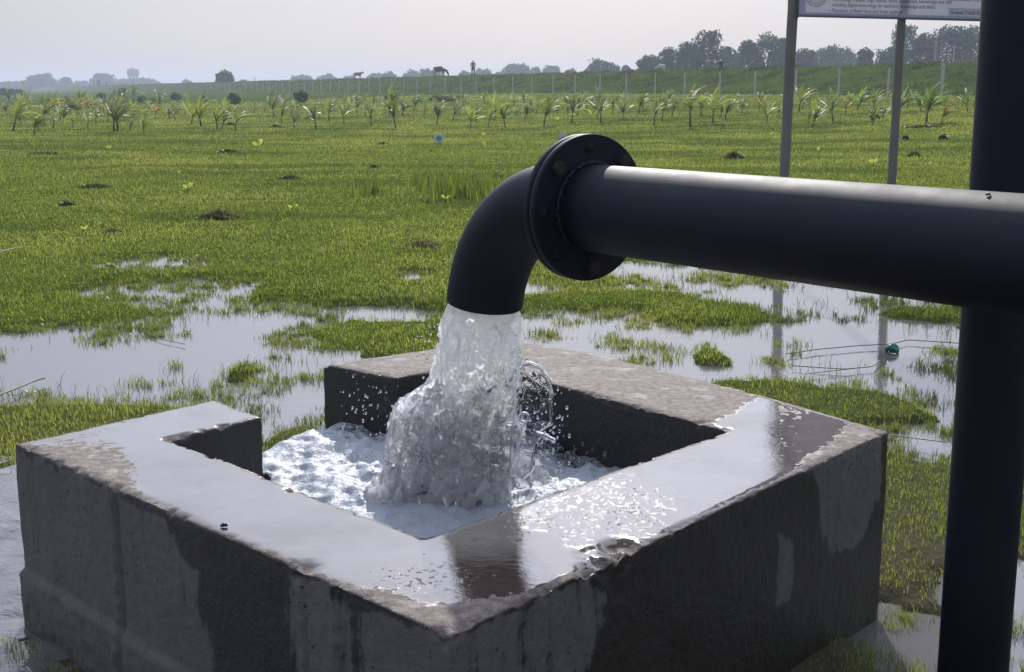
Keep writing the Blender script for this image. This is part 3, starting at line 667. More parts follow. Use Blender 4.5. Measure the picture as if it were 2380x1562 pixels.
r_ = r_ + amp * (fbm(pp * 1.5, 3, 201) * .030 + (1 - 2 * np.abs(fbm(pp * 3.6, 3, 202))) * .013 + fbm(pp * 9, 3, 203) * .010 + (1 - 2 * np.abs(fbm(pp * 17, 2, 204))) * .0045) + ss(0, .02, Sg) * fbm(pp * np.array([5, 5, 1.5]), 2, 205) * .004
jx = cxy[:, 0][:, None] + np.cos(Tg) * r_; jy = cxy[:, 1][:, None] + np.sin(Tg) * r_ * .95; jz = z_[:, None] + fbm(pp * 5, 2, 206) * .012 * ss(.1, .3, Sg) + np.cos(Tg) * 0
# mouth follows the tilt of the pipe end
til = (np.cos(Tg) * PIPE_U[0] + np.sin(Tg) * PIPE_U[1]) * .1 * math.cos(bend) * -1; jz = jz + til * ss(.12, 0, Sg)
i2 = np.arange(ns * nth).reshape(ns, nth); i2n = np.roll(i2, -1, 1)
fq = np.stack([i2[:-1], i2[1:], i2n[1:], i2n[:-1]], -1).reshape(-1, 4)
jet = thing('water_jet', 'white foaming stream of water falling from the pipe elbow into the tank', 'water jet', (out_c[0], out_c[1], .30))
jo = np.array([out_c[0], out_c[1], .30])
def stream_mesh():
    """ragged, perforated water body: contour of a noise-carved field"""
    import openvdb as vdb
    hx = .0040; ox, oy, oz = out_c[0] - .36, out_c[1] - .28, WL - .05; nX, nY, nZ = int(.64 / hx), int(.56 / hx), int((out_c[2] + .03 - oz) / hx)
    gx_, gy_, gz_ = np.meshgrid(np.arange(nX) * hx + ox, np.arange(nY) * hx + oy, np.arange(nZ) * hx + oz, indexing='ij')
    sg = np.clip((out_c[2] + .012 - gz_) / (drop + .012), 0, 1.1); cxg = np.interp(sg, sv, cxy[:, 0]); cyg = np.interp(sg, sv, cxy[:, 1])
    dx, dy = gx_ - cxg, gy_ - cyg; rho = np.hypot(dx, dy); ct = dx / (rho + 1e-6); lf_ = np.maximum(0, -ct); rt_ = np.maximum(0, ct)
    Rg = np.interp(sg, [0, .03, .2, .45, .65, .85, 1.0], [.093, .096, .101, .107, .113, .122, .135]) + .075 * lf_ ** 2 * ss(.36, .50, sg) + .055 * lf_ ** 2 * ss(.62, 1.0, sg) + .012 * lf_ * ss(.05, .3, sg) - .012 * rt_ * ss(.1, .5, sg)
    f = rho - Rg; rm_ = np.hypot(gx_ - imp[0], gy_ - imp[1]); near = (f < .06) | ((gz_ < WL + .16) & (rm_ < .36))
    p_ = np.stack([gx_[near], gy_[near], gz_[near]], -1); sn = sg[near]; fn = f[near]; am = ss(0, .15, sn) * .55 + ss(.25, .7, sn) * .75
    q_ = p_ * np.array([1, 1, .62]); wq_ = q_ * 7; q_ = q_ + .020 * np.stack([vn(wq_, 301), vn(wq_, 302), vn(wq_, 303)], -1)
    n2 = fbm(q_ * 26, 2, 305); n3 = fbm(q_ * 62, 2, 306)
    fn = fn - am * (fbm(q_ * 9, 2, 304) * .036 + (1 - 2.6 * np.abs(n2)) * .021 + n3 * .011) - .003 * n3
    wth = np.interp(sn, [0, .18, .40, .60, .85, 1.0], [1.2, .95, .50, .30, .36, .8]); carve = (np.minimum(np.abs(n2 * 1.3 + n3 * .25), np.abs(vn(q_ * 34, 307)) + .08) - wth) * .035
    fn = np.maximum(fn, carve)
    zz_ = p_[:, 2] - WL; rr_2 = rm_[near]; mound = zz_ - (.070 * np.exp(-(rr_2 / .20) ** 2) + (.5 - np.abs(n2) * 1.9 + n3 * .9) * .13 * np.exp(-(rr_2 / .25) ** 2)) + ss(.31, .35, rr_2) * .1
    fn = np.minimum(fn, mound); f[near] = fn; f[~near] = .06; f = np.clip(f, -.03, .03).astype(np.float32)
    g = vdb.FloatGrid(.03); g.copyFromArray(f); pts, tri, quad = g.convertToPolygons(isovalue=0.0, adaptivity=0.0)
    pts = np.asarray(pts, float) * hx + np.array([ox, oy, oz]); quad = np.asarray(quad); 
    return mesh('stream', pts - jo, quad[:, ::-1], M['jet']), pts
try:
    jm, jp = stream_mesh(); sp = np.clip((out_c[2] - jp[:, 2]) / drop, 0, 1); fo_ = .09 * ss(.40, 0, sp) + .0 + .20 * ss(.70, .96, sp)
except Exception as ex_v:
    print('no volume tools', ex_v); jm = mesh('stream', np.stack([jx, jy, jz], -1).reshape(-1, 3) - jo, fq, M['jet']); fo_ = .10 * ss(.35, 0, Sg)
fl(jm, 'foam', fo_); link('stream', jm, jet)
# loose sheet thrown out to the right, with its thick rim
rim_px = [(1212, 850), (1232, 843), (1258, 856), (1275, 885), (1283, 920), (1281, 955), (1284, 985), (1270, 992), (1256, 1003), (1247, 1030), (1240, 1065), (1236, 1095), (1215, 1112)]
inn_px = [(1195, 858), (1196, 870), (1196, 890), (1196, 910), (1196, 930), (1194, 950), (1192, 975), (1190, 995), (1188, 1015), (1186, 1040), (1184, 1065), (1182, 1090), (1180, 1110)]
def dens(a, n):
    a = np.array(a, float); tt_ = np.linspace(0, len(a) - 1, n); return np.stack([np.interp(tt_, np.arange(len(a)), a[:, k]) for k in (0, 1)], -1)
rp, ip = dens(rim_px, 70), dens(inn_px, 70); nu = 26; sh = []
for (a, b) in zip(rp, ip):
    for u in np.linspace(0, 1, nu):
        c = b + (a - b) * u; Yd = 3.36 + .05 * math.sin(u * 2.2) ; sh.append(PD(c[0], c[1], Yd))
sh = np.array(sh); nz = fbm(sh * 26, 3, 211) * .012 + fbm(sh * 70, 2, 212) * .004; f_ = sh.copy(); f_[:, 1] += nz; b_ = f_.copy(); b_[:, 1] += .005 + .004 * np.abs(fbm(sh * 40, 2, 213))
gi = np.arange(len(sh)).reshape(70, nu); nn_ = len(sh)
fr = np.stack([gi[:-1, :-1], gi[1:, :-1], gi[1:, 1:], gi[:-1, 1:]], -1).reshape(-1, 4); bk = fr[:, ::-1] + nn_
bd = np.concatenate([gi[:, 0], gi[-1, 1:], gi[::-1, -1][1:], gi[0, ::-1][1:-1]]); bn = np.roll(bd, -1)
sd_ = np.stack([bd, bn, bn + nn_, bd + nn_], -1)
link('sheet', mesh('sheet', np.concatenate([f_, b_]) - jo, np.concatenate([fr, bk, sd_]), M['clear']), jet)
mb = MB(); rimp = f_[gi[:, -1]] + np.array([0, .004, 0]) - jo; mb.tube(rimp, .0055 + .0035 * fbm(rimp * 30, 2, 214), 10)
for px, py, L_ in ((1268, 1015, 0),): 
    a = PD(1245, 1003, 3.36) - jo; b = PD(1292, 1026, 3.34) - jo; mb.tube([a + (b - a) * k for k in np.linspace(0, 1, 9)], [.002, .004, .006, .008, .009, .007, .006, .0075, .003], 10)
a2 = np.linspace(0, 2 * math.pi, 30); cc0 = PD(1218, 970, 3.34) - jo
mb.tube([cc0 + .012 * np.array([math.cos(k), 0, math.sin(k)]) for k in a2], .004, 8, False); mb.build('sheet_rim', M['clear'], jet)
# strands wrapped round the stream
mb = MB()
for k in range(16):
    s_0 = random.uniform(.12, .95); a0 = random.uniform(math.pi * .95, math.pi * 2.05) ; ln_ = random.uniform(.02, .07); pts = []
    da = random.uniform(-.22, .22); dz = random.uniform(.6, 2.2)
    for q_ in np.linspace(0, 1, 9):
        s_ = min(.99, max(0, s_0 + ln_ * q_ * dz)); a_ = a0 + da * q_ + .15 * math.sin(q_ * 7 + k); i_ = int(s_ * (ns - 1)); j_ = int((a_ % (2 * math.pi)) / (2 * math.pi) * nth) % nth
        c = np.array([cxy[i_, 0], cxy[i_, 1], z_[i_]]); rr1 = r_[i_, j_] + .006 * math.sin(q_ * 3.14); pts.append(c + np.array([math.cos(a_) * rr1, math.sin(a_) * rr1 * .95, 0]) - jo)
    mb.tube(pts, np.interp(np.linspace(0, 1, 9), [0, .2, .6, 1], [.001, .0035, .0045, .0015]) * random.uniform(.7, 1.3), 7)
mb.build('strand', M['clear'], jet)['kind'] = 'stuff'
# drops in the air and hopping on the foam
ico = bmesh.new(); bmesh.ops.create_icosphere(ico, subdivisions=1, radius=1); iv = np.array([v.co[:] for v in ico.verts]); if_ = np.array([[v.index for v in f.verts] for f in ico.faces]); ico.free()
dv, df = [], []; cnt = 0
def dropl(p, r, st=1.0):
    global cnt
    dv.append(p + iv * np.array([r, r, r * st])); df.append(if_ + cnt * len(iv)); cnt += 1
for _ in range(60): dropl(PD(random.gauss(845, 45), random.gauss(950, 42), random.uniform(3.5, 3.8)), random.uniform(.0012, .0042), random.uniform(.8, 1.6))
for _ in range(60): dropl(PD(random.gauss(1275, 28), random.gauss(985, 45), random.uniform(3.3, 3.5)), random.uniform(.0012, .005), random.uniform(.8, 1.6))
for _ in range(900):
    a = random.uniform(0, 6.283); rr1 = abs(random.gauss(.16, .14)); q_ = imp + np.array([math.cos(a), math.sin(a)]) * rr1
    if inside(np.array([q_[0]]), np.array([q_[1]]), poly)[0]: dropl(np.array([q_[0], q_[1], WL + .03 + abs(random.gauss(0, .045)) * (1.3 - rr1)]), random.uniform(.0015, .006), random.uniform(.7, 1.7))
for _ in range(160):
    s_ = random.uniform(.1, .95); i_ = int(s_ * (ns - 1)); a_ = random.choice([random.gauss(3.3, .4), random.gauss(-.2, .4)]); rr1 = r_[i_].mean() + .02 + abs(random.gauss(0, .03)); dropl(np.array([cxy[i_, 0] + math.cos(a_) * rr1, cxy[i_, 1] + math.sin(a_) * rr1, z_[i_]]), random.uniform(.0012, .0042))
dm = mesh('splash_drops', np.concatenate(dv), np.concatenate(df), M['clear']); tag(link('splash_drops', dm), 'clear drops splashing around the falling stream above the tank water', 'drops', kind='stuff')
# clear beads added as sun glints on the wet top near the corners
dv, df = [], []; cnt = 0
for (px, py, sx_, sy_, n_) in ((1440, 1195, 60, 22, 90), (960, 1350, 50, 25, 40), (1150, 1350, 60, 25, 40), (1330, 1130, 60, 22, 50), (1230, 1240, 60, 30, 20)):
    for _ in range(n_):
        q_ = P(random.gauss(px, sx_), random.gauss(py, sy_), TOP); i_ = [float(q_[0]), float(q_[1])]
        if not inside(np.array([i_[0]]), np.array([i_[1]]), [iA, iB, iC, iD])[0]: dropl(q_ + np.array([0, 0, -.001]), random.uniform(.0012, .0035), .35)
tag(link('glint_beads', mesh('glint_beads', np.concatenate(dv), np.concatenate(df), M['clear'])), 'small clear beads added as sun glints on the wet tank top', 'drops', kind='stuff')

# ------------------------------------------------------------------ information board on bamboo posts
BD = 10.6
M['bamboo'] = simple('bamboo', (.185, .175, .16), .6, .3, 6, .002, 60)
m, t, o = newmat('board_sheet'); nn1 = noise(t, 3, 4)
cc = mixc(t, nn1.outputs[0], (.55, .55, .60), (.64, .64, .70)); d = princ(t, None, Base_Color=cc, Roughness=.45)
tr = N(t, 'ShaderNodeBsdfTranslucent'); t.links.new(cc, tr.inputs[0]); mx = N(t, 'ShaderNodeMixShader'); mx.inputs[0].default_value = .5
t.links.new(d.outputs[0], mx.inputs[1]); t.links.new(tr.outputs[0], mx.inputs[2]); t.links.new(mx.outputs[0], o.inputs[0]); M['board'] = m
M['ink'] = simple('ink', (.10, .10, .13), .7, .1); M['frame'] = simple('board_frame', (.16, .16, .22), .5); M['band'] = simple('band', (.42, .42, .55), .6, .05)
b0 = PD(1853, 36, BD); b1 = PD(2345, 48, BD - .10)
sg = thing('information_board', 'printed white board on bamboo posts standing in the flooded field', 'sign', (b0[0], b0[1], 0))
ux = (b1 - b0)[:2]; BWD = np.linalg.norm(ux); rz = math.atan2(ux[1], ux[0]); sg.rotation_euler = (0, 0, rz)
BH = 2.7; ZB = b0[2]; roll = math.atan2(b1[2] - b0[2], BWD)
tl_ = lambda: (0, 0, 0)
def bl(x, z, y=0): return (x, y, ZB + z + x * math.tan(roll))
mb = MB(); v8 = []
for x_ in (0, BWD):
    for z0 in (0, BH):
        for y_ in (-.004, .004): v8.append(bl(x_, z0, y_))
mb.add(v8, [(0, 1, 3, 2), (4, 6, 7, 5), (0, 4, 5, 1), (2, 3, 7, 6), (0, 2, 6, 4), (1, 5, 7, 3)]); mb.build('board', M['board'], sg, False)
mb = MB()
for p_, q_ in ((bl(0, 0), bl(BWD, 0)), (bl(0, BH), bl(BWD, BH)), (bl(0, -.02), bl(0, BH + .02)), (bl(BWD, -.02), bl(BWD, BH + .02))): mb.tube([p_, q_], .011, 8)
mb.build('board_frame', M['frame'], sg)
for xb, lean in ((-.022, .025), (.842, .018), (BWD - .02, 0.01)):
    mb = MB(); zs = np.linspace(-.3, ZB + BH + .1, 44); knots = np.arange(-.3, 5, .41) + random.uniform(0, .1)
    base_x = xb - lean * 2
    rr1 = [(.042 if xb < .5 else .036) + .003 * fbm(np.array([[z0, xb, 0]]), 2)[0] + .0045 * max(0, 1 - np.min(np.abs(knots - z0)) / .05) - .0035 * z0 / 4 for z0 in zs]
    mb.tube([(base_x + (xb - base_x) * min(1.3, (z0 + .3) / (ZB + .3)) + .006 * math.sin(z0 * 2.3), .062 + .004 * math.sin(z0 * 1.7), z0) for z0 in zs], rr1, 16); mb.build('bamboo_post', M['bamboo'], sg)
def text(s, x, z, size, parent, mat, al='LEFT', name='lettering', sx_=1):
    cu = bpy.data.curves.new(name, 'FONT'); cu.body = s; cu.size = size; cu.align_x = al; cu.extrude = .0004; cu.materials.append(mat)
    o1 = bpy.data.objects.new(name, cu); C.objects.link(o1); bpy.context.view_layer.update(); me = bpy.data.meshes.new_from_object(o1.evaluated_get(bpy.context.evaluated_depsgraph_get())); bpy.data.objects.remove(o1); ob_ = bpy.data.objects.new(name, me); C.objects.link(ob_); ob_.parent = parent; ob_.location = bl(x, z, -.0062); ob_.rotation_euler = (math.pi / 2, -roll, 0); ob_.scale = (sx_, 1, 1); return ob_
TS = .047
brd = [c for c in sg.children if c.name.startswith('board') and 'frame' not in c.name][0]
rows = [(.118, '•', .255), (.118, 'Technology transfer (Agri-inputs, tools, equipment, knowledge and skill', .268), (.077, 'including digital technology for technical knowledge and skills)', .268),
        (.033, '•', .255), (.033, 'Plantation of Betal Nuts and fruits saplings', .268), (.160, 'development', .40)]
for z0, s_, x0 in rows: text(s_, x0 if s_ != '•' else x0 - .012, z0, TS * .86, brd, M['ink'], sx_=.80 if s_ != '•' else 1)
text('Grand Total', 1.20, .040, .040, brd, M['ink'], sx_=.95); text('10,614,090/-', 1.395, .040, .036, brd, M['ink'], sx_=.85)
text('Kachenbasti PH', 1.20, .142, .038, brd, M['ink'], sx_=.85); text('2,938,000/-', 1.395, .142, .036, brd, M['ink'], sx_=.8)
def patch(x0, x1, z0, z1, mat, name, y=-.0052):
    mb = MB(); v = [bl(x0, z0, y), bl(x1, z0, y), bl(x1, z1, y), bl(x0, z1, y), bl(x0, z0, y + .001), bl(x1, z0, y + .001), bl(x1, z1, y + .001), bl(x0, z1, y + .001)]
    mb.add(v, [(0, 1, 2, 3), (7, 6, 5, 4), (0, 4, 5, 1), (2, 6, 7, 3), (1, 5, 6, 2), (0, 3, 7, 4)]); mb.build(name, mat, brd, False)
patch(.012, .062, .0, BH, M['band'], 'printed_border'); patch(.062, BWD - .012, .008, .026, M['band'], 'printed_border')
M['rowtint'] = simple('row_tint', (.55, .55, .62), .6, .05); patch(1.185, 1.60, .03, .082, M['rowtint'], 'table_row')
for x0 in (1.183, 1.378, 1.60): patch(x0, x0 + .003, .028, BH * .8, M['band'], 'table_line', -.0056)
for z0 in (.082, .195): patch(1.186, 1.60, z0, z0 + .003, M['band'], 'table_line', -.0059)
mb = MB(); ec = np.array(bl(.145, .155, -.0056)); a2 = np.linspace(0, 2 * math.pi, 49)
for r0 in (.083, .078, .052, .035): mb.tube([ec + r0 * np.array([math.cos(k), 0, math.sin(k)]) for k in a2], .0012, 4, False)
for k in range(18):
    a = k / 18 * 2 * math.pi; mb.box(ec + .065 * np.array([math.cos(a), 0, math.sin(a)]), (.010, .001, .008))
for k in range(7):
    a = R(20 + k * 23); mb.tube([ec + np.array([0, 0, -.02]), ec + np.array([math.cos(a) * .03, 0, math.sin(a) * .03])], .0015, 4)
mb.build('round_emblem', M['ink'], brd, False)

# ------------------------------------------------------------------ fence along the bank
fence = thing('fence', 'long row of grey concrete fence posts along the foot of the embankment', 'fence', (FP[0], FP[1], 1.04))
for i in range(-6, 44):
    tq = i * 4.89 + random.uniform(-.15, .15); b = FU * tq; r1 = .075 if i == 0 else .058
    hgt = 2.0 if i == 0 else 1.8 + random.uniform(-.05, .05); lx, ly = random.uniform(-.02, .02), random.uniform(-.02, .02)
    mb = MB(); s_ = r1; v = []
    for z0, k in ((-.4, 1.08), (0, 1.05), (hgt - .03, .96), (hgt, .8)):
        for a_, b_ in ((-1, -1), (1, -1), (1, 1), (-1, 1)): v.append((b[0] + a_ * s_ * k + lx * z0, b[1] + b_ * s_ * k + ly * z0, z0))
    f = [(0, 3, 2, 1), (12, 13, 14, 15)] + [(4 * j + q_, 4 * j + (q_ + 1) % 4, 4 * j + 4 + (q_ + 1) % 4, 4 * j + 4 + q_) for j in range(3) for q_ in range(4)]
    mb.add(v, f); mb.build('post', M['postc'], fence, False)
mb = MB(); mb.tube([(FU[0] * 1.6, FU[1] * 1.6, -.1), (0, 0, 1.1)], .055, 6); mb.build('brace', M['postc'], fence)
for z0 in (.35, .75, 1.15, 1.55):
    mb = MB(); mb.tube([(FU[0] * q_, FU[1] * q_, z0 - (0.03 if j % 2 else 0)) for j, q_ in enumerate(np.arange(-29, 300, 2.445))], .002, 4); mb.build('wire', M['wire'], fence)

# ------------------------------------------------------------------ trees
def crown_mesh(w_, h_, seed, n=4200, leaf=.30, tint=(.04, .065, .025), lobes=9):
    r0 = np.random.default_rng(seed); L = lobes * 2 + int(6 * max(1, w_ / h_)); cs = np.empty((L, 3)); rs = np.empty(L); R0 = min(w_, h_ * 1.2)
    for k in range(L):
        a = r0.uniform(0, 6.283); zz_ = r0.uniform(.08, .9); pr = math.sqrt(max(.05, 1 - max(0, (zz_ - .30) / .72) ** 2)); q_ = r0.uniform(0, 1) ** .5
        rs[k] = r0.uniform(.10, .22) * R0; cs[k] = (math.cos(a) * q_ * pr * (w_ * .5 - rs[k] * .6), math.sin(a) * q_ * pr * (w_ * .5 - rs[k] * .6), zz_ * h_)
    cs[:, 2] = np.minimum(cs[:, 2], h_ - rs * .75); ki = r0.integers(0, L, n); d = r0.normal(size=(n, 3)); d /= np.linalg.norm(d, axis=1)[:, None]
    c = cs[ki] + d * (rs[ki] * r0.uniform(.35, 1.18, n) ** .7)[:, None] * np.array([1, 1, .8])
    core = r0.uniform(0, 1, n) < .45; c = np.where(core[:, None], np.array([0, 0, h_ * .46]) + d * (r0.uniform(.5, 1.08, n) ** .6)[:, None] * np.array([w_ * .42, w_ * .42, h_ * .46]), c)
    kp = (c[:, 2] > 0) & (fbm(c * (3.0 / R0 * 2), 2, seed) > -.45); c = c[kp]; ki = ki[kp]; n = len(c)
    c[:, 2] *= h_ / c[:, 2].max(); c[:, 0] *= w_ / (c[:, 0].max() - c[:, 0].min())
    a = r0.normal(size=(n, 3)); a /= np.linalg.norm(a, axis=1)[:, None]; b = np.cross(a, r0.normal(size=(n, 3))); b /= np.linalg.norm(b, axis=1)[:, None]
    sz_ = (leaf * r0.uniform(.5, 1.3, n))[:, None]; v = np.stack([c - a * sz_, c - b * sz_ * .6, c + a * sz_, c + b * sz_ * .6], 1).reshape(-1, 3); f = np.arange(4 * n).reshape(n, 4)
    me = mesh('crown', v, f, M['crown'], False); cl_ = np.array(tint) * r0.uniform(.6, 1.4, L)[ki][:, None] * r0.uniform(.7, 1.3, n)[:, None]; col(me, 'Col', np.repeat(cl_, 4, 0)); return me
def trunk_mesh(h_, w_, seed):
    r0 = random.Random(seed); mb = MB(); tr_ = .022 * h_ + .05
    mb.tube([(0, 0, -.5), (0.02 * h_, 0, h_ * .2), (0, .02 * h_, h_ * .45), (0, 0, h_ * .7)], [tr_ * 1.3, tr_, tr_ * .7, tr_ * .3], 8)
    for k in range(5):
        a = r0.uniform(0, 6.28); z0 = h_ * r0.uniform(.18, .45); mb.tube([(0, 0, z0), (math.cos(a) * w_ * .15, math.sin(a) * w_ * .15, z0 + h_ * .15), (math.cos(a) * w_ * .32, math.sin(a) * w_ * .32, z0 + h_ * .28)], [tr_ * .5, tr_ * .35, tr_ * .12], 6)
    return mesh('trunk', np.concatenate(mb.v), mb.f, M['bark'])
def tree(px, top, wpx, Y, label, seed, kind='tree', tint=(.04, .065, .025), leaf=None, zb=.4, group='trees beyond the embankment', n=None, name='broadleaf_tree'):
    pt = PD(px, top, Y); h_ = pt[2] - zb; w_ = wpx / FPX * Y
    t0 = thing(name, label, kind, (pt[0], Y, zb), 0, group)
    if n is None: n = int(min(6000, 1800 + 26 * wpx * (209 - top) / 60 * 2))
    link('crown', crown_mesh(w_, h_, seed, n, leaf or max(.16, Y * .0011), tint, 8 + seed % 5), t0); link('trunk', trunk_mesh(h_, w_, seed), t0); return t0
G1, G2, G3 = (.045, .095, .035), (.07, .13, .045), (.032, .07, .028)
TR = [(1640, 70, 100, 235, 'tallest dark tree with a broad crown standing behind the dark cow', G3), (1600, 96, 80, 232, 'rounded tree leaning on the tallest dark tree from the left', G1),
      (1556, 108, 85, 240, 'mid-height tree on the falling left flank of the big tree group', G1), (1512, 128, 70, 245, 'low tree at the left end of the big tree group, behind the white cow', G2),
      (1698, 108, 62, 250, 'small tree filling the dip right of the tallest dark tree', G2), (1742, 92, 75, 240, 'leafy tree at the left shoulder of the second tall tree', G1),
      (1788, 74, 90, 238, 'second tall tree with a ragged top between the dark cow and the bamboo post', G1), (1818, 88, 60, 236, 'thin-crowned tree right beside the left bamboo post', G2),
      (1868, 112, 75, 262, 'low dark tree just right of the left bamboo post', G3), (1918, 108, 78, 300, 'pale green tree seen between the two bamboo posts, left of centre', G2),
      (1960, 104, 82, 305, 'pale green tree midway between the two bamboo posts', G2), (2012, 110, 46, 240, 'small dark upright tree in front of the pale trees between the posts', G3),
      (2070, 104, 80, 225, 'sloping tree at the left foot of the tall hedge behind the middle bamboo post', G2), (2108, 52, 84, 228, 'tall light-topped tree just right of the middle bamboo post', G2),
      (2156, 76, 90, 226, 'dense dark tree behind the utility pole', G1), (2205, 56, 110, 224, 'dense tree with a spiky top right of the utility pole', G3), (2262, 58, 110, 222, 'dense dark tree beside the black post at the top right', G1), (2330, 62, 110, 220, 'dark tree mostly hidden behind the black post', G1),
      (1398, 136, 96, 330, 'bushy lone tree left of the big tree group', G1), (1455, 152, 36, 360, 'small shrubby tree just right of the bushy lone tree', G1), (1330, 160, 40, 380, 'low feathery shrub tree on the bank top left of the bushy lone tree', G2),
      (1203, 147, 74, 560, 'hazy rounded tree right of the standing person', G1), (1246, 156, 38, 580, 'small hazy tree in the gap of the far tree line', G1), (1282, 152, 52, 600, 'hazy flat-topped tree in the far tree line', G1), (1160, 166, 40, 600, 'low hazy bush tree between the person and the rounded hazy tree', G1),
      (1118, 160, 60, 590, 'hazy tree directly behind the standing person', G1), (1080, 165, 40, 600, 'low hazy tree just left of the standing person', G1), (1000, 160, 55, 540, 'hazy tree directly behind the grazing brown cow', G1), (962, 162, 60, 620, 'pale hazy tree left of the grazing brown cow', G1),
      (905, 167, 44, 560, 'dark hazy bush tree between the horned cow and the grazing cow', G1), (870, 170, 50, 700, 'pale hazy tree just right of the horned cow', G1), (810, 174, 50, 700, 'low pale hazy tree left of the horned cow', G1), (760, 171, 56, 720, 'low hazy tree with an open top in the left tree line', G1), (700, 175, 66, 740, 'spreading hazy tree rising where the left tree line begins', G1),
      (522, 162, 46, 330, 'lone spiky dark tree on the bank', G3), (566, 185, 30, 600, 'tiny rounded tree right of the lone spiky tree', G1), (432, 186, 24, 800, 'tiny hazy tree between the water tower and the lone spiky tree', G1), (95, 169, 74, 820, 'big dome-shaped hazy tree on the far left', G1), (30, 188, 110, 850, 'low hazy tree line bush at the left edge', G1),
      (150, 180, 38, 850, 'small hazy tree with an open crown right of the dome-shaped tree', G1), (190, 188, 50, 900, 'low hazy tree between the open-crowned tree and the cows', G1), (238, 169, 58, 850, 'hazy tree behind the dark cow on the left', G1),
      (290, 184, 60, 880, 'hazy tree at the left foot of the water tower', G1), (335, 181, 80, 890, 'hazy tree at the right foot of the water tower', G1), (630, 187, 60, 800, 'very low pale tree line bush left of the spreading hazy tree', G1)]
for i, (px, tp, wp, Y_, lb, tn) in enumerate(TR): tree(px, tp, wp, Y_, lb, 300 + i, tint=tn)
# palms among the trees right of the left bamboo post and dark hedge at the far left
for i, (px, tp, wp) in enumerate(((8, 205, 22), (26, 207, 20), (42, 208, 18))):
    tree(px, tp, wp, 300, ('dark shrub at the far left edge of the field', 'dark shrub second from the left edge of the field', 'dark shrub third from the left edge of the field')[i], 400 + i, 'shrub', G3, .3, .3, 'dark shrubs at the far left', 900, 'shrub')
for i, (px, py, hpx, wpx, lb) in enumerate(((545, 243, 28, 36, 'dense dark green shrub among the saplings below the lone spiky tree'), (700, 240, 30, 40, 'dark green shrub among the saplings below the spreading hazy tree'), (170, 256, 16, 60, 'low dark shrub among the saplings left of the water tower'), (205, 252, 14, 40, 'small dark shrub just right of the low dark shrub'),
        (285, 226, 26, 34, 'tall bushy shrub before the bank below the water tower'), (330, 238, 18, 34, 'bushy shrub before the bank just right of the water tower'), (410, 232, 20, 40, 'rounded shrub before the bank between tower and lone tree'), (235, 232, 20, 30, 'narrow shrub before the bank left of the water tower'), (470, 236, 16, 30, 'low shrub before the bank left of the lone spiky tree'), (910, 233, 14, 50, 'grassy shrub at the bank foot left of the grazing cow'), (1020, 238, 20, 70, 'reedy shrub at the bank foot below the grazing cow'), (1060, 236, 18, 60, 'reedy shrub at the bank foot below the standing person'))):
    q_ = G(px, py); h_ = hpx / FPX * q_[1] * (1 if i < 2 else .85); w_ = wpx / FPX * q_[1] * (.85 if i < 2 else .65)
    s_ = thing('shrub', lb, 'shrub', (q_[0], q_[1], q_[2] - .05), 0, 'shrubs between the saplings and the bank'); link('crown', crown_mesh(w_, h_, 500 + i, 1500 if i < 2 else 900, .07 + .0004 * q_[1], (.12, .18, .06), 5), s_)
    mb = MB(); mb.tube([(0, 0, 0), (.02, 0, h_ * .5)], [.03, .015], 6); mb.build('stem', M['stem'], s_)

# ------------------------------------------------------------------ water tower
tp = PD(311, 200, 1000); wt = thing('water_tower', 'pale hazy water tower with a round tank on columns in the far distance', 'water tower', (tp[0], 1000, 0))
sc_ = 1000 / FPX; zt = lambda py: PD(311, py, 1000)[2]
mb = MB(); zs = [zt(k) for k in (178, 176, 170, 164, 162, 160, 158.5, 158)]; mb.tube([(0, 0, k) for k in zs], [k * sc_ for k in (9, 12, 13.3, 13.3, 13.5, 10, 4, .5)], 28); mb.build('tank', M['towerc'], wt)
mb = MB(); zg = zt(172); mb.tube([(0, 0, zg), (0, 0, zg + .3)], 15 * sc_, 28); mb.build('gallery', M['towerc'], wt)
for k in range(8):
    a = k / 8 * 6.283 + .2; mb = MB(); x0, y0 = math.cos(a) * 9 * sc_, math.sin(a) * 9 * sc_; mb.tube([(x0, y0, 0), (x0, y0, zt(177))], .45, 8); mb.build('column', M['towerc'], wt)
for k, py in enumerate((186, 196)):
    mb = MB(); a2 = np.linspace(0, 6.283, 25); mb.tube([(math.cos(a) * 9 * sc_, math.sin(a) * 9 * sc_, zt(py)) for a in a2], .3, 6, False); mb.build('brace', M['towerc'], wt)
mb = MB(); mb.tube([(0, 0, zt(158)), (0, 0, zt(156))], .6, 8); mb.build('finial', M['towerc'], wt)

# ------------------------------------------------------------------ utility poles and lines
PL = []
for (px, tpy, Y_, lb) in ((2176, 94, 150, 'grey utility pole carrying wires behind the fence at the right'), (2218, 107, 195, 'thin farther utility pole just right of the grey one'), (2042, 113, 200, 'utility pole half hidden by the middle bamboo post'), (2330, 84, 112, 'utility pole behind the black post')):
    pt = PD(px, tpy, Y_); up0 = thing('utility_pole', lb, 'utility pole', (pt[0], Y_, .3), 0, 'utility poles behind the bank'); mb = MB(); mb.tube([(0, 0, -.3), (0, 0, pt[2] - .3)], [.13, .09], 8); mb.build('pole', M['polec'], up0)
    mb = MB(); mb.box((0, 0, pt[2] - .45), (1.3, .08, .08)); mb.build('crossarm', M['polec'], up0, False); PL.append(pt)
def wires(a, b, label):
    wq = thing('overhead_wires', label, 'wires', a, 0, 'overhead wires behind the bank')
    for k, dz in enumerate((.0, -.28, -.56, -.84)):
        mb = MB(); mb.tube([(b - a) * q_ + np.array([0, 0, dz - .2 - .55 * 4 * q_ * (1 - q_)]) for q_ in np.linspace(0, 1, 16)], .012, 4); mb.build('wire', M['wire'], wq)
wires(PL[0], PL[3], 'sagging overhead wires running right from the grey utility pole'); wires(PL[0], PL[2], 'sagging overhead wires running left from the grey utility pole')
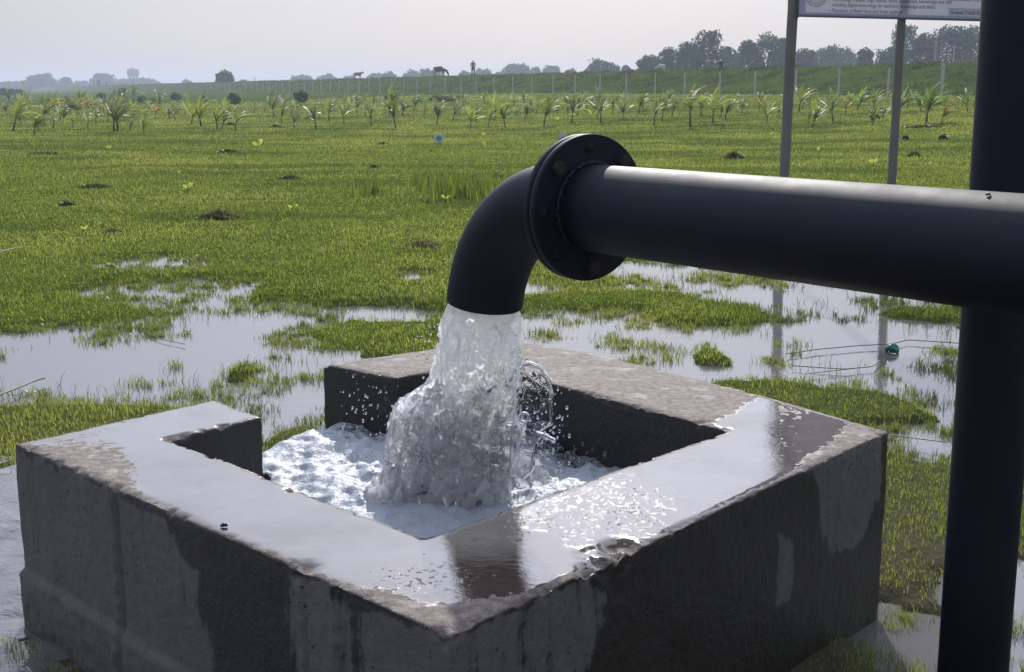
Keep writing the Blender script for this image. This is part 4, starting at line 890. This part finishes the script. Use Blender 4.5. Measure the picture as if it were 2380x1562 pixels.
pt = PD(592, 180, 210); up0 = thing('marker_pole', 'thin bare pole on the bank just right of the lone spiky tree', 'pole', (pt[0], 210, 1)); mb = MB(); mb.tube([(0, 0, 0), (0, 0, pt[2] - 1)], .06, 6); mb.build('pole', M['polec'], up0)

# ------------------------------------------------------------------ animals and person
def skin(verts, edges, radii, mat, name, sub=2):
    me = bpy.data.meshes.new(name); me.from_pydata(verts, edges, []); ob_ = bpy.data.objects.new(name, me); C.objects.link(ob_)
    md = ob_.modifiers.new('s', 'SKIN'); sv_ = me.skin_vertices[0].data
    for i, r_0 in enumerate(radii): sv_[i].radius = r_0 if isinstance(r_0, tuple) else (r_0, r_0)
    sv_[0].use_root = True; sb = ob_.modifiers.new('b', 'SUBSURF'); sb.levels = sub; sb.render_levels = sub
    bpy.context.view_layer.update(); m2 = bpy.data.meshes.new_from_object(ob_.evaluated_get(bpy.context.evaluated_depsgraph_get())); bpy.data.objects.remove(ob_); m2.name = name
    m2.materials.clear(); m2.materials.append(mat); m2.polygons.foreach_set('use_smooth', np.ones(len(m2.polygons), bool)); return m2
def cow(hide, graze, name='cow', calf=1.0, humped=True):
    """facing +X, hooves at z=0"""
    v = []; e = []; r_l = []
    def ad_(p, rr1, parent=None):
        v.append(p); r_l.append(rr1); k = len(v) - 1
        if parent is not None: e.append((parent, k))
        return k
    mid = ad_((0, 0, .98), (.30, .36)); rump = ad_((-.50, 0, 1.02), (.25, .30), mid); tail0 = ad_((-.78, 0, 1.12), (.13, .14), rump)
    sh = ad_((.45, 0, 1.04), (.25, .33), mid); hp = sh
    if graze: nk = ad_((.80, 0, .86), (.14, .19), sh); hd = ad_((1.02, 0, .50), (.115, .13), nk); mz = ad_((1.13, 0, .22), (.075, .08), hd)
    else: nk = ad_((.78, 0, 1.22), (.13, .18), sh); hd = ad_((1.04, 0, 1.36), (.115, .12), nk); mz = ad_((1.32, 0, 1.22), (.075, .075), hd)
    tl0 = ad_((-.88, 0, .90), .035, tail0); tl1 = ad_((-.90, 0, .52), .028, tl0); ad_((-.89, 0, .34), .05, tl1)
    for s_ in (-1, 1):
        a = ad_((.44, .15 * s_, .70), .105, sh); b = ad_((.46 + .06 * s_, .15 * s_, .40), .06, a); c = ad_((.46 + .07 * s_, .15 * s_, .09), .045, b); ad_((.48 + .07 * s_, .15 * s_, .0), .055, c)
        a = ad_((-.55, .15 * s_, .74), .13, rump); b = ad_((-.66 - .05 * s_, .15 * s_, .44), .062, a); c = ad_((-.60 - .05 * s_, .15 * s_, .10), .045, b); ad_((-.57 - .05 * s_, .15 * s_, .0), .055, c)
        ad_((v[hd][0] - .06, .17 * s_, v[hd][2] + .03), .03, hd)
    return skin(v, e, r_l, hide, 'body')
def horns(graze):
    mb = MB(); c = np.array((1.0, 0, .60)) if graze else np.array((1.0, 0, 1.46))
    for s_ in (-1, 1): mb.tube([c + np.array((0, .06 * s_, 0)), c + np.array((-.02, .16 * s_, .08)), c + np.array((.0, .19 * s_, .24))], [.03, .022, .006], 8)
    return mesh('horns', np.concatenate(mb.v), mb.f, M['horn'])
def place_cow(px, hpx, hide, graze, heading, label, name='cow', horn=True, dpt=9.5, tall=1.4):
    q_ = crest(px, dpt); s_ = (hpx / FPX * q_[1]) / tall
    c_ = thing(name, label, 'cow', (q_[0], q_[1], q_[2] + .0), heading, 'cattle on the embankment'); c_.scale = (s_, s_, s_)
    link('body', cow(hide, graze), c_)
    if horn: link('horns', horns(graze), c_)
    return c_
place_cow(1029, 25, M['hide_brown'], True, R(-8), 'dark brown cow grazing on the bank left of the standing person', horn=True)
place_cow(845, 17, M['hide_tan'], False, R(-5), 'pale horned cow walking right along the bank with its head up', tall=1.5)
place_cow(1657, 26, M['hide_dark'], False, R(80), 'dark cow standing on the bank in front of the tallest tree', tall=1.5, dpt=11)
place_cow(1522, 19, M['hide_white'], True, R(150), 'white cow standing on the bank below the left end of the tree group', dpt=12)
place_cow(83, 10, M['hide_dark'], True, R(-5), 'small dark cow grazing on the bank before the dome-shaped tree', dpt=9)
place_cow(264, 15, M['hide_dark'], False, R(100), 'black cow seen end-on on the bank left of the water tower', dpt=9)
place_cow(281, 9, M['hide_dark'], True, R(110), 'dark calf grazing beside the black cow', name='calf', horn=False, dpt=9)
q_ = crest(1103, 9.5); hs = 36 / FPX * q_[1] / 1.72
man = thing('person', 'person standing on the bank in a pale green shirt and dark trousers', 'person', (q_[0], q_[1], q_[2] + .02), R(10), None); man.scale = (hs, hs, hs)
v = [(0, 0, .92), (0, 0, 1.12), (0, 0, 1.36), (0, .0, 1.46), (0, .01, 1.56), (0, .0, 1.66)]; e = [(0, 1), (1, 2), (2, 3), (3, 4), (4, 5)]; rr2 = [(.15, .10), (.14, .10), (.17, .10), .055, (.085, .10), (.07, .085)]
for s_ in (-1, 1):
    k = len(v); v += [(.20 * s_, 0, 1.38), (.27 * s_, .03, 1.12), (.18 * s_, -.12, .93), (.14 * s_, -.15, .90)]; e += [(2, k), (k, k + 1), (k + 1, k + 2), (k + 2, k + 3)]; rr2 += [.055, .043, .032, .035]
    k = len(v); v += [(.10 * s_, 0, .84), (.12 * s_, -.01, .48), (.13 * s_, .01, .08), (.14 * s_, -.12, .03)]; e += [(0, k), (k, k + 1), (k + 1, k + 2), (k + 2, k + 3)]; rr2 += [.095, .062, .042, .035]
bdy = skin(v, e, rr2, M['skin'], 'body'); link('body', bdy, man)
v = [(0, 0, .90), (0, 0, 1.12), (0, 0, 1.37), (0, 0, 1.43)]; e = [(0, 1), (1, 2), (2, 3)]; rr2 = [(.175, .125), (.16, .125), (.19, .125), .075]
for s_ in (-1, 1): k = len(v); v += [(.20 * s_, 0, 1.38), (.25 * s_, .02, 1.20)]; e += [(2, k), (k, k + 1)]; rr2 += [.075, .06]
link('shirt', skin(v, e, rr2, M['shirt'], 'shirt'), man)
v = [(0, 0, .92)]; e = []; rr2 = [(.165, .12)]
for s_ in (-1, 1): k = len(v); v += [(.10 * s_, 0, .82), (.12 * s_, -.01, .48), (.13 * s_, .01, .12)]; e += [(0, k), (k, k + 1), (k + 1, k + 2)]; rr2 += [.11, .08, .065]
link('trousers', skin(v, e, rr2, M['trousers'], 'trousers'), man)
link('hair', skin([(0, .02, 1.66), (0, .03, 1.72)], [(0, 1)], [(.085, .10), (.05, .06)], M['hair'], 'hair'), man)

# ------------------------------------------------------------------ palm saplings
def palm(seed, H=1.0, nf=6, tint=(.13, .17, .03), wind=.35, droop=1.0, pale=.25):
    r0 = np.random.default_rng(seed); mb = MB(); hs_ = H * r0.uniform(.26, .42); lx = r0.uniform(-.06, .1)
    mb.tube([(0, 0, -.05), (lx * .4, 0, hs_ * .5), (lx, 0, hs_)], [.028, .022, .016], 7); st = mesh('stem', np.concatenate(mb.v), mb.f, M['stem'])
    V_, F_, K_ = [], [], []; cnt_ = 0
    for k in range(nf):
        a = r0.uniform(0, 6.283); L_ = H * r0.uniform(.55, .85); el = r0.uniform(R(48), R(82)); d0 = np.array([math.cos(a) * math.cos(el) + wind * .5, math.sin(a) * math.cos(el), math.sin(el)]); d0 /= np.linalg.norm(d0)
        p_ = np.array([lx, 0, hs_ * r0.uniform(.75, 1)]); ns2 = 13; pts = [p_]
        for j in range(ns2): d0 = d0 + np.array([wind * .07, 0, -.085 * droop * (.4 + j / ns2)]); d0 /= np.linalg.norm(d0); p_ = p_ + d0 * L_ / ns2; pts.append(p_)
        pts = np.array(pts); c0 = np.array(tint) * r0.uniform(.6, 1.3); white = r0.uniform() < pale
        for j in range(1, ns2 + 1):
            for s_ in (-1, 1):
                dd0 = pts[j] - pts[j - 1]; dd0 /= np.linalg.norm(dd0); sd0 = np.cross(dd0, [0, 0, 1]); sd0 /= np.linalg.norm(sd0) + 1e-9
                ll = L_ * .26 * math.sin(math.pi * (.18 + .78 * j / (ns2 + 1))) * r0.uniform(.8, 1.2); tipp = pts[j] + (sd0 * s_ * .62 + dd0 * .72 + np.array([0, 0, -.18])) * ll; w0 = np.cross(tipp - pts[j], sd0); w0 = w0 / (np.linalg.norm(w0) + 1e-9) * .5 + dd0 * .8; w0 = w0 / np.linalg.norm(w0) * .021 * (1 + .3 * H)
                V_ += [pts[j] - w0 * .5, pts[j] + w0 * .5, (pts[j] + tipp) / 2 + w0, tipp, (pts[j] + tipp) / 2 - w0]; F_.append([cnt_, cnt_ + 1, cnt_ + 2, cnt_ + 3, cnt_ + 4]); K_ += [c0 * r0.uniform(.8, 1.2)] * 5; cnt_ += 5
        for j in range(ns2):
            w0 = np.array([.008, 0, 0]); V_ += [pts[j] - w0, pts[j] + w0, pts[j + 1] + w0 * .7, pts[j + 1] - w0 * .7]; F_.append([cnt_, cnt_ + 1, cnt_ + 2, cnt_ + 3]); K_ += [c0 * .8] * 4; cnt_ += 4
    fr_ = mesh('fronds', V_, F_, M['leaf'], False); col(fr_, 'Col', np.array(K_)); return st, fr_
TN = {'green': (.16, .23, .05), 'yellow-green': (.32, .36, .08), 'yellowing': (.34, .25, .04), 'dark': (.05, .065, .02), 'silvery': (.26, .29, .20)}
PROT = {}
for kn, tn in TN.items(): PROT[kn] = [palm(hash(kn) % 1 + 700 + 13 * i + len(kn), 1.0, 8 + (i % 4), tn, .35 + .15 * (i % 3), .8 + .35 * (i % 3)) for i in range(5)]
LM = [(40, 'the dark shrubs at the left edge'), (95, 'the dome-shaped hazy tree'), (150, 'the open-crowned hazy tree'), (262, 'the black cow'), (311, 'the water tower'), (400, 'the tiny hazy tree'), (522, 'the lone spiky tree'), (592, 'the thin bare pole'), (700, 'the spreading hazy tree'), (770, 'the low open-topped tree'), (845, 'the pale horned cow'), (905, 'the dark hazy bush'), (1029, 'the grazing brown cow'), (1103, 'the standing person'), (1203, 'the hazy rounded tree'), (1282, 'the flat-topped hazy tree'), (1398, 'the bushy lone tree'), (1455, 'the small shrubby tree'), (1522, 'the white cow'), (1600, 'the leaning rounded tree'), (1657, 'the dark cow'), (1742, 'the leafy shoulder tree'), (1790, 'the second tall tree'), (1845, 'the left bamboo post'), (1918, 'the pale trees'), (2012, 'the small dark upright tree'), (2085, 'the middle bamboo post'), (2176, 'the grey utility pole'), (2262, 'the black post')]
used_l = set(); cnt_p = 0
def sapling(px, by, ty, kn=None):
    global cnt_p
    cnt_p += 1; q_ = G(px, by); h_ = max(.6, (by - ty) / FPX * q_[1]); r0 = random.Random(int(px * 7 + by))
    kn = kn or r0.choice(['green', 'green', 'yellow-green', 'silvery', 'yellow-green', 'green'] if px > 700 else ['yellow-green', 'yellow-green', 'green', 'silvery'])
    lx, lm = min(LM, key=lambda z0: abs(z0[0] - px)); dx_ = px - lx
    side_ = 'below' if abs(dx_) < 9 else ('down right of' if dx_ > 0 else 'down left of')
    row_ = 'front' if by > 297 else 'second' if by > 284 else 'middle' if by > 268 else 'back' if by > 254 else 'rearmost'
    sz_ = 'tall' if h_ > 1.25 else 'small' if h_ < .95 else 'mid-sized'
    lb = f'{sz_} {kn} {row_}-row palm sapling {side_} {lm}'; grp = 'palm saplings planted in rows across the field'
    if lb in used_l:
        for ex_ in ('leaning', 'bushy', 'sparse-leaved', 'upright', 'drooping'):
            l2 = lb.replace(f'{sz_} ', f'{sz_} {ex_} ', 1)
            if l2 not in used_l: lb = l2; break
    used_l.add(lb)
    st, fr_ = r0.choice(PROT[kn]); o_ = thing('palm_sapling', lb, 'palm sapling', (q_[0], q_[1], q_[2]), r0.uniform(-.9, .9), grp); s_ = h_ * r0.uniform(.95, 1.25); o_.rotation_euler = (r0.uniform(-.16, .16), r0.uniform(-.16, .16), r0.uniform(-1.6, 1.6)); o_.scale = (s_ * r0.uniform(.95, 1.25), s_, s_)
    link('stem', st, o_); link('fronds', fr_, o_)
Z1 = [(160, 630, 530), (178, 612, 540), (205, 585, 440), (250, 600, 500), (60, 610, 470), (35, 540, 480), (118, 548, 480), (530, 615, 450), (548, 612, 480), (605, 610, 520), (670, 628, 530), (790, 555, 470), (812, 565, 470), (890, 580, 480), (935, 590, 450), (1010, 605, 470), (1030, 600, 500), (1095, 608, 495), (1230, 525, 470), (1275, 545, 460), (1310, 575, 480), (1368, 595, 500), (1470, 605, 480), (1530, 562, 465), (1600, 578, 480), (1660, 528, 460), (1698, 545, 480), (1730, 588, 490), (1840, 600, 485), (1810, 540, 420), (1870, 540, 450), (1920, 522, 440), (1970, 540, 480), (2030, 582, 450), (2107, 558, 465), (2135, 538, 470), (2188, 592, 500), (2213, 565, 490), (2270, 588, 500), (2305, 555, 450), (2350, 597, 480), (430, 540, 480), (330, 525, 470), (480, 520, 460), (280, 560, 470), (740, 500, 440), (690, 520, 470), (1180, 530, 470), (1060, 540, 470)]
Z2 = [(57, 560, 480), (113, 530, 450), (147, 587, 470), (205, 500, 440), (260, 525, 450), (277, 572, 440), (303, 540, 440), (340, 520, 430), (415, 572, 440), (395, 550, 460), (515, 555, 460), (590, 528, 445), (660, 585, 450), (697, 562, 450), (742, 545, 450), (828, 592, 430), (880, 540, 430), (933, 577, 415), (968, 556, 470), (990, 562, 450), (1068, 527, 430), (1150, 512, 430, 'yellowing'), (1185, 570, 470), (1245, 552, 470), (1333, 522, 400), (1350, 505, 410), (1395, 597, 470), (1378, 580, 510), (1440, 502, 450), (1493, 566, 430), (1550, 535, 460, 'yellowing'), (1603, 516, 425), (1680, 502, 400), (1722, 556, 480), (1677, 586, 530, 'dark'), (1800, 530, 410), (1838, 512, 430), (1860, 490, 430), (1925, 572, 400), (1900, 520, 440), (1995, 577, 490, 'yellowing'), (2010, 495, 440), (2118, 522, 415), (2140, 500, 440), (25, 540, 480), (470, 530, 450), (800, 520, 450)]
for q in Z1: sapling(q[0] / 2, q[1] / 2, q[2] / 2, q[3] if len(q) > 3 else None)
for q in Z2: sapling(1190 + q[0] / 2, q[1] / 2, q[2] / 2, q[3] if len(q) > 3 else None)
rs = random.Random(5)
for k in range(95):
    px = rs.uniform(5, 2250); by = rs.choice([rs.uniform(240, 250), rs.uniform(246, 262), rs.uniform(236, 244)])
    if px < 600: by = rs.uniform(228, 262)
    sapling(px, by, by - rs.uniform(17, 30) * (.75 if by < 240 else 1))

for k in range(34):
    px = rs.uniform(2, 380); by = rs.uniform(238, 300); sapling(px, by, by - rs.uniform(26, 44), rs.choice(['yellow-green', 'yellow-green', 'green', 'yellowing']))
# ------------------------------------------------------------------ seedlings, tufts, litter
def seedling(px, py, hpx, label, tint=(.22, .28, .05), nl=3, seed=0):
    q_ = G(px, py); h_ = hpx / FPX * q_[1]; o_ = thing('seedling', label, 'seedling', q_, 0, 'broad-leaved seedlings in the grass'); r0 = random.Random(seed + int(px))
    mb = MB(); mb.tube([(0, 0, -.02), (0, 0, h_ * .45)], [.008, .005], 6); mb.build('stem', M['stem'], o_)
    V_, F_ = [], []; 
    for k in range(nl):
        a = r0.choice([0, math.pi]) + r0.uniform(-.5, .5); el = r0.uniform(.5, 1.2); d_ = np.array([math.cos(a) * math.cos(el), math.sin(a) * math.cos(el), math.sin(el)]); sd0 = np.cross(d_, [0, 1., 0]); sd0 /= np.linalg.norm(sd0) + 1e-9; L_ = h_ * r0.uniform(.5, .8); p0 = np.array([0, 0, h_ * .35]); c_ = len(V_)
        V_ += [p0, p0 + d_ * L_ * .35 + sd0 * L_ * .2, p0 + d_ * L_ * .75 + sd0 * L_ * .16, p0 + d_ * L_ + [0, 0, -.1 * L_], p0 + d_ * L_ * .75 - sd0 * L_ * .16, p0 + d_ * L_ * .35 - sd0 * L_ * .2]; F_.append([c_ + j for j in range(6)])
    me = mesh('leaves', V_, F_, M['leaf'], False); col(me, 'Col', np.tile(tint, (len(V_), 1))); link('leaves', me, o_)
SD = [(1120, 318, 14, 'bright yellow-green broad-leaved seedling left of the flange'), (598, 350, 32, 'two-leaved tall seedling in the open grass left of centre'), (252, 350, 14, 'lone pale-leaved seedling in the left grass'), (195, 541, 22, 'pale yellow leaf shoot in the left grass above the small puddle'), (437, 445, 26, 'pale shoot in the grass near the dark weed bank'), (680, 492, 28, 'slender pale shoot right of the dry weed clump'), (1035, 470, 26, 'bright leaf cluster among the weeds left of the elbow'), (412, 412, 18, 'pale leaf shoot right of the dark grass bank'), (1295, 283, 12, 'round-leaved pale seedling above the flange'), (1330, 272, 12, 'small pale seedling above the flange top'), (870, 300, 12, 'small white-leaved seedling below the horned cow'), (1120, 345, 18, 'thin seedling below the yellow-green one'), (360, 275, 10, 'small pale seedling below the water tower'), (1793, 318, 14, 'white-leaved low seedling left of the left bamboo post'), (2030, 385, 20, 'pale seedling between the bamboo posts'), (1905, 356, 18, 'small pale seedling near the left bamboo post'), (940, 345, 10, 'tiny pale seedling left of the small teal notice'), (318, 378, 12, 'pale short shoot in the left grass')]
for i, (a_, b_, c_, d_) in enumerate(SD): seedling(a_, b_, c_ * .95, d_, (.50, .55, .08) if i in (0, 6) else (.42, .46, .14), 2 + i % 3, i)
def clump(px, py, wpx, hpx, label, dry=.3, name='weed_clump', n=700, tint=(.04, .06, .018)):
    q_ = G(px, py); w_ = wpx / FPX * q_[1]; h_ = hpx / FPX * q_[1]; x = np.clip(rng.normal(0, w_ / 4, n), -w_ * .36, w_ * .36); y = np.clip(rng.normal(0, w_ / 5, n), -w_ * .26, w_ * .26); rr1 = np.hypot(x / (w_ / 2), y / (w_ / 2.5))
    z = gz(x + q_[0], y + q_[1]) - q_[2]; hh = h_ * np.clip(1.1 - rr1, .2, 1) * rng.uniform(.5, 1.1, n); dr = rng.uniform(0, 1, n) < dry
    c_ = np.where(dr[:, None], np.array([.20, .17, .11]), np.array(tint)) * rng.uniform(.6, 1.4, n)[:, None]
    me = blades(x, y, z, hh, rng.uniform(.6, 1.3, n) * max(.005, .0011 * q_[1]), c_, 1.0, 'weed_clump'); o_ = link(name, me, None, q_); tag(o_, label, 'weed clump', 'weed clumps and rough tufts in the grass')
for a in ((215, 436, 110, 13, 'long dark weed bank in the grass at left', .05), (155, 478, 50, 14, 'small black weed clump below the dark weed bank', .1), (508, 508, 120, 34, 'brown dry weed clump in the middle of the left grass', .6), (985, 572, 110, 20, 'flattened straw heap just left of the elbow', .6), (675, 416, 70, 12, 'dark green tuft right of centre in the left grass', .05), (868, 392, 34, 12, 'small brown tuft below the dark hazy bush', .5), (262, 540, 55, 14, 'brownish patch of dead weed left of the dry clump', .7),
          (530, 354, 70, 10, 'low dark green tuft by the two-leaved seedling', .1), (1155, 415, 30, 16, 'brown weed tuft just left of the flange', .6), (890, 336, 34, 8, 'small dark tuft left of the small teal notice', .2), (2125, 366, 40, 18, 'dark weed tuft right of the middle bamboo post', .2), (2192, 325, 24, 16, 'upright weed tuft near the black post', .2), (2105, 325, 18, 14, 'small upright weed tuft right of the middle bamboo post', .2), (1705, 368, 60, 22, 'pale dry weed tuft left of the left bamboo post', .6), (1240, 600, 1, 1, '', 0), (640, 296, 36, 8, 'small dark mound of weed among the front saplings', .3), (535, 292, 30, 10, 'dark spot of weed at a sapling foot', .3), (1320, 325, 50, 12, 'grassy dark tuft beside the flange rim', .1), (105, 358, 150, 8, 'long dark streak of weed at the left edge of the grass', .1), (2140, 297, 150, 9, 'long dark ridge of weed before the black post', .1)):
    if a[4]: clump(*a)
def sheetq(px, py, wpx, hpx, mat, name, label, cat, detail=None, grp=None):
    q_ = G(px, py + hpx / 2); w_ = wpx / FPX * q_[1]; h_ = hpx / FPX * q_[1]; o_ = thing(name, label, cat, q_, .1, grp)
    mb = MB(); mb.box((0, 0, h_ * .58), (w_, .012, h_ * .9)); mb.build('plate', mat, o_, False)
    mb = MB(); mb.tube([(0, .012, -.1), (0, .012, h_ * .5)], .012, 6); mb.build('stake', M['stem'], o_)
    if detail:
        mb = MB(); a2 = np.linspace(0, 6.283, 14, endpoint=False); rr1 = [1, .9, 1.05, .85, 1, .8, 1.05, .9, 1, .8, .95, .7, 1, .9]
        v = [(math.cos(a) * w_ * .34 * k_, -.008, h_ * .55 + math.sin(a) * h_ * .32 * k_) for a, k_ in zip(a2, rr1)]; v2 = [(a, b - .003, c) for a, b, c in v]
        mb.add(v + v2, [tuple(range(14)), tuple(range(27, 13, -1))] + [(i, (i + 1) % 14, 14 + (i + 1) % 14, 14 + i) for i in range(14)]); mb.build('stain', detail, o_, False)
M['teal'] = simple('teal_plate', (.58, .74, .70), .5); M['tealdark'] = simple('teal_stain', (.20, .31, .29), .6); M['greyplate'] = simple('grey_plate', (.6, .62, .66), .5)
sheetq(1020, 323, 22, 22, M['teal'], 'notice_plate', 'small square teal notice plate standing in the grass left of the elbow', 'notice', M['tealdark'])
sheetq(1307, 317, 16, 14, M['greyplate'], 'notice_plate', 'small grey plate peeking out behind the flange rim', 'notice')
# fallen stalks and the cords in the water
def strand(pxs, z, r0, mat, name, label, cat, grp=None):
    pts = [P(a, b, z) for a, b in pxs]; pts = np.array(pts); n = len(pts); t1 = np.linspace(0, n - 1, n * 8); pts = np.stack([np.interp(t1, np.arange(n), pts[:, k]) for k in range(3)], -1)
    pts[1:-1] = (pts[:-2] + pts[1:-1] + pts[2:]) / 3; o0 = pts[0].copy(); mb = MB(); mb.tube(pts - o0, r0, 7); tag(mb.build(name, mat, None, loc=o0), label, cat, grp)
strand([(-20, 925), (40, 902), (80, 885), (105, 878)], .03, .005, M['straw'], 'dry_stalk', 'long pale dry stalk lying over the puddle at the left edge', 'stalk')
strand([(-10, 588), (30, 578), (62, 574)], .06, .006, M['straw'], 'dry_stalk', 'pale bent stalk in the grass at the left edge', 'stalk')
strand([(1830, 822), (1900, 812), (2000, 803), (2070, 800), (2110, 790), (2160, 793), (2260, 800)], .02, .0028, M['stem'], 'cord', 'thin brown cord running past the green cap in the right puddle', 'cord')
strand([(1840, 850), (1960, 858), (2030, 852), (2060, 825), (2075, 806)], .02, .0025, M['stem'], 'cord', 'thin cord looping below the green cap in the right puddle', 'cord')
strand([(1990, 856), (1880, 868)], .02, .002, M['stem'], 'dry_stalk', 'short dark stalk lying beside the cord in the right puddle', 'stalk')
strand([(1940, 905), (2000, 915), (2080, 920)], .03, .003, M['stem'], 'dry_stalk', 'dark stalk lying just behind the far right tank corner', 'stalk')
strand([(2068, 1010), (2120, 1018), (2200, 1028)], .03, .0025, M['straw'], 'dry_stalk', 'thin white stalk lying right of the tank corner', 'stalk')
strand([(430, 800), (380, 790), (330, 770)], .015, .002, M['stem'], 'dry_stalk', 'thin dark twig floating in the left puddle', 'stalk')
M['greencap'] = simple('green_cap', (.02, .16, .11), .35, .2, 60)
c0 = P(2073, 812, .02); mb = MB(); v = []; nseg = 22
for (z0, r0) in ((-.012, .034), (0, .040), (.012, .038), (.020, .026), (.021, .0)): v += [(math.cos(k / nseg * 6.283) * r0 * (1 + .06 * (k % 2)), math.sin(k / nseg * 6.283) * r0 * .8 * (1 + .06 * (k % 2)), z0 + .012 * math.sin(k / nseg * 12)) for k in range(nseg)]
mb.add(v, [(i * nseg + j, i * nseg + (j + 1) % nseg, (i + 1) * nseg + (j + 1) % nseg, (i + 1) * nseg + j) for i in range(4) for j in range(nseg)] + [tuple(range(nseg))[::-1]]); tag(mb.build('crumpled_wrapper', M['greencap'], None, loc=c0), 'crumpled green plastic wrapper floating in the right puddle', 'litter')

# ------------------------------------------------------------------ haze
m, t, o = newmat('haze'); pv = N(t, 'ShaderNodeVolumePrincipled'); pv.inputs['Color'].default_value = (.76, .85, 1.0, 1); pv.inputs['Density'].default_value = .00075; pv.inputs['Anisotropy'].default_value = .2
t.links.new(pv.outputs[0], o.inputs['Volume']); mb = MB(); mb.box((0, 0, 14), (5200, 5200, 32)); hz = mb.build('haze', m, None, False); tag(hz, kind='stuff', label='pale blue haze over the far field and trees', cat='haze')
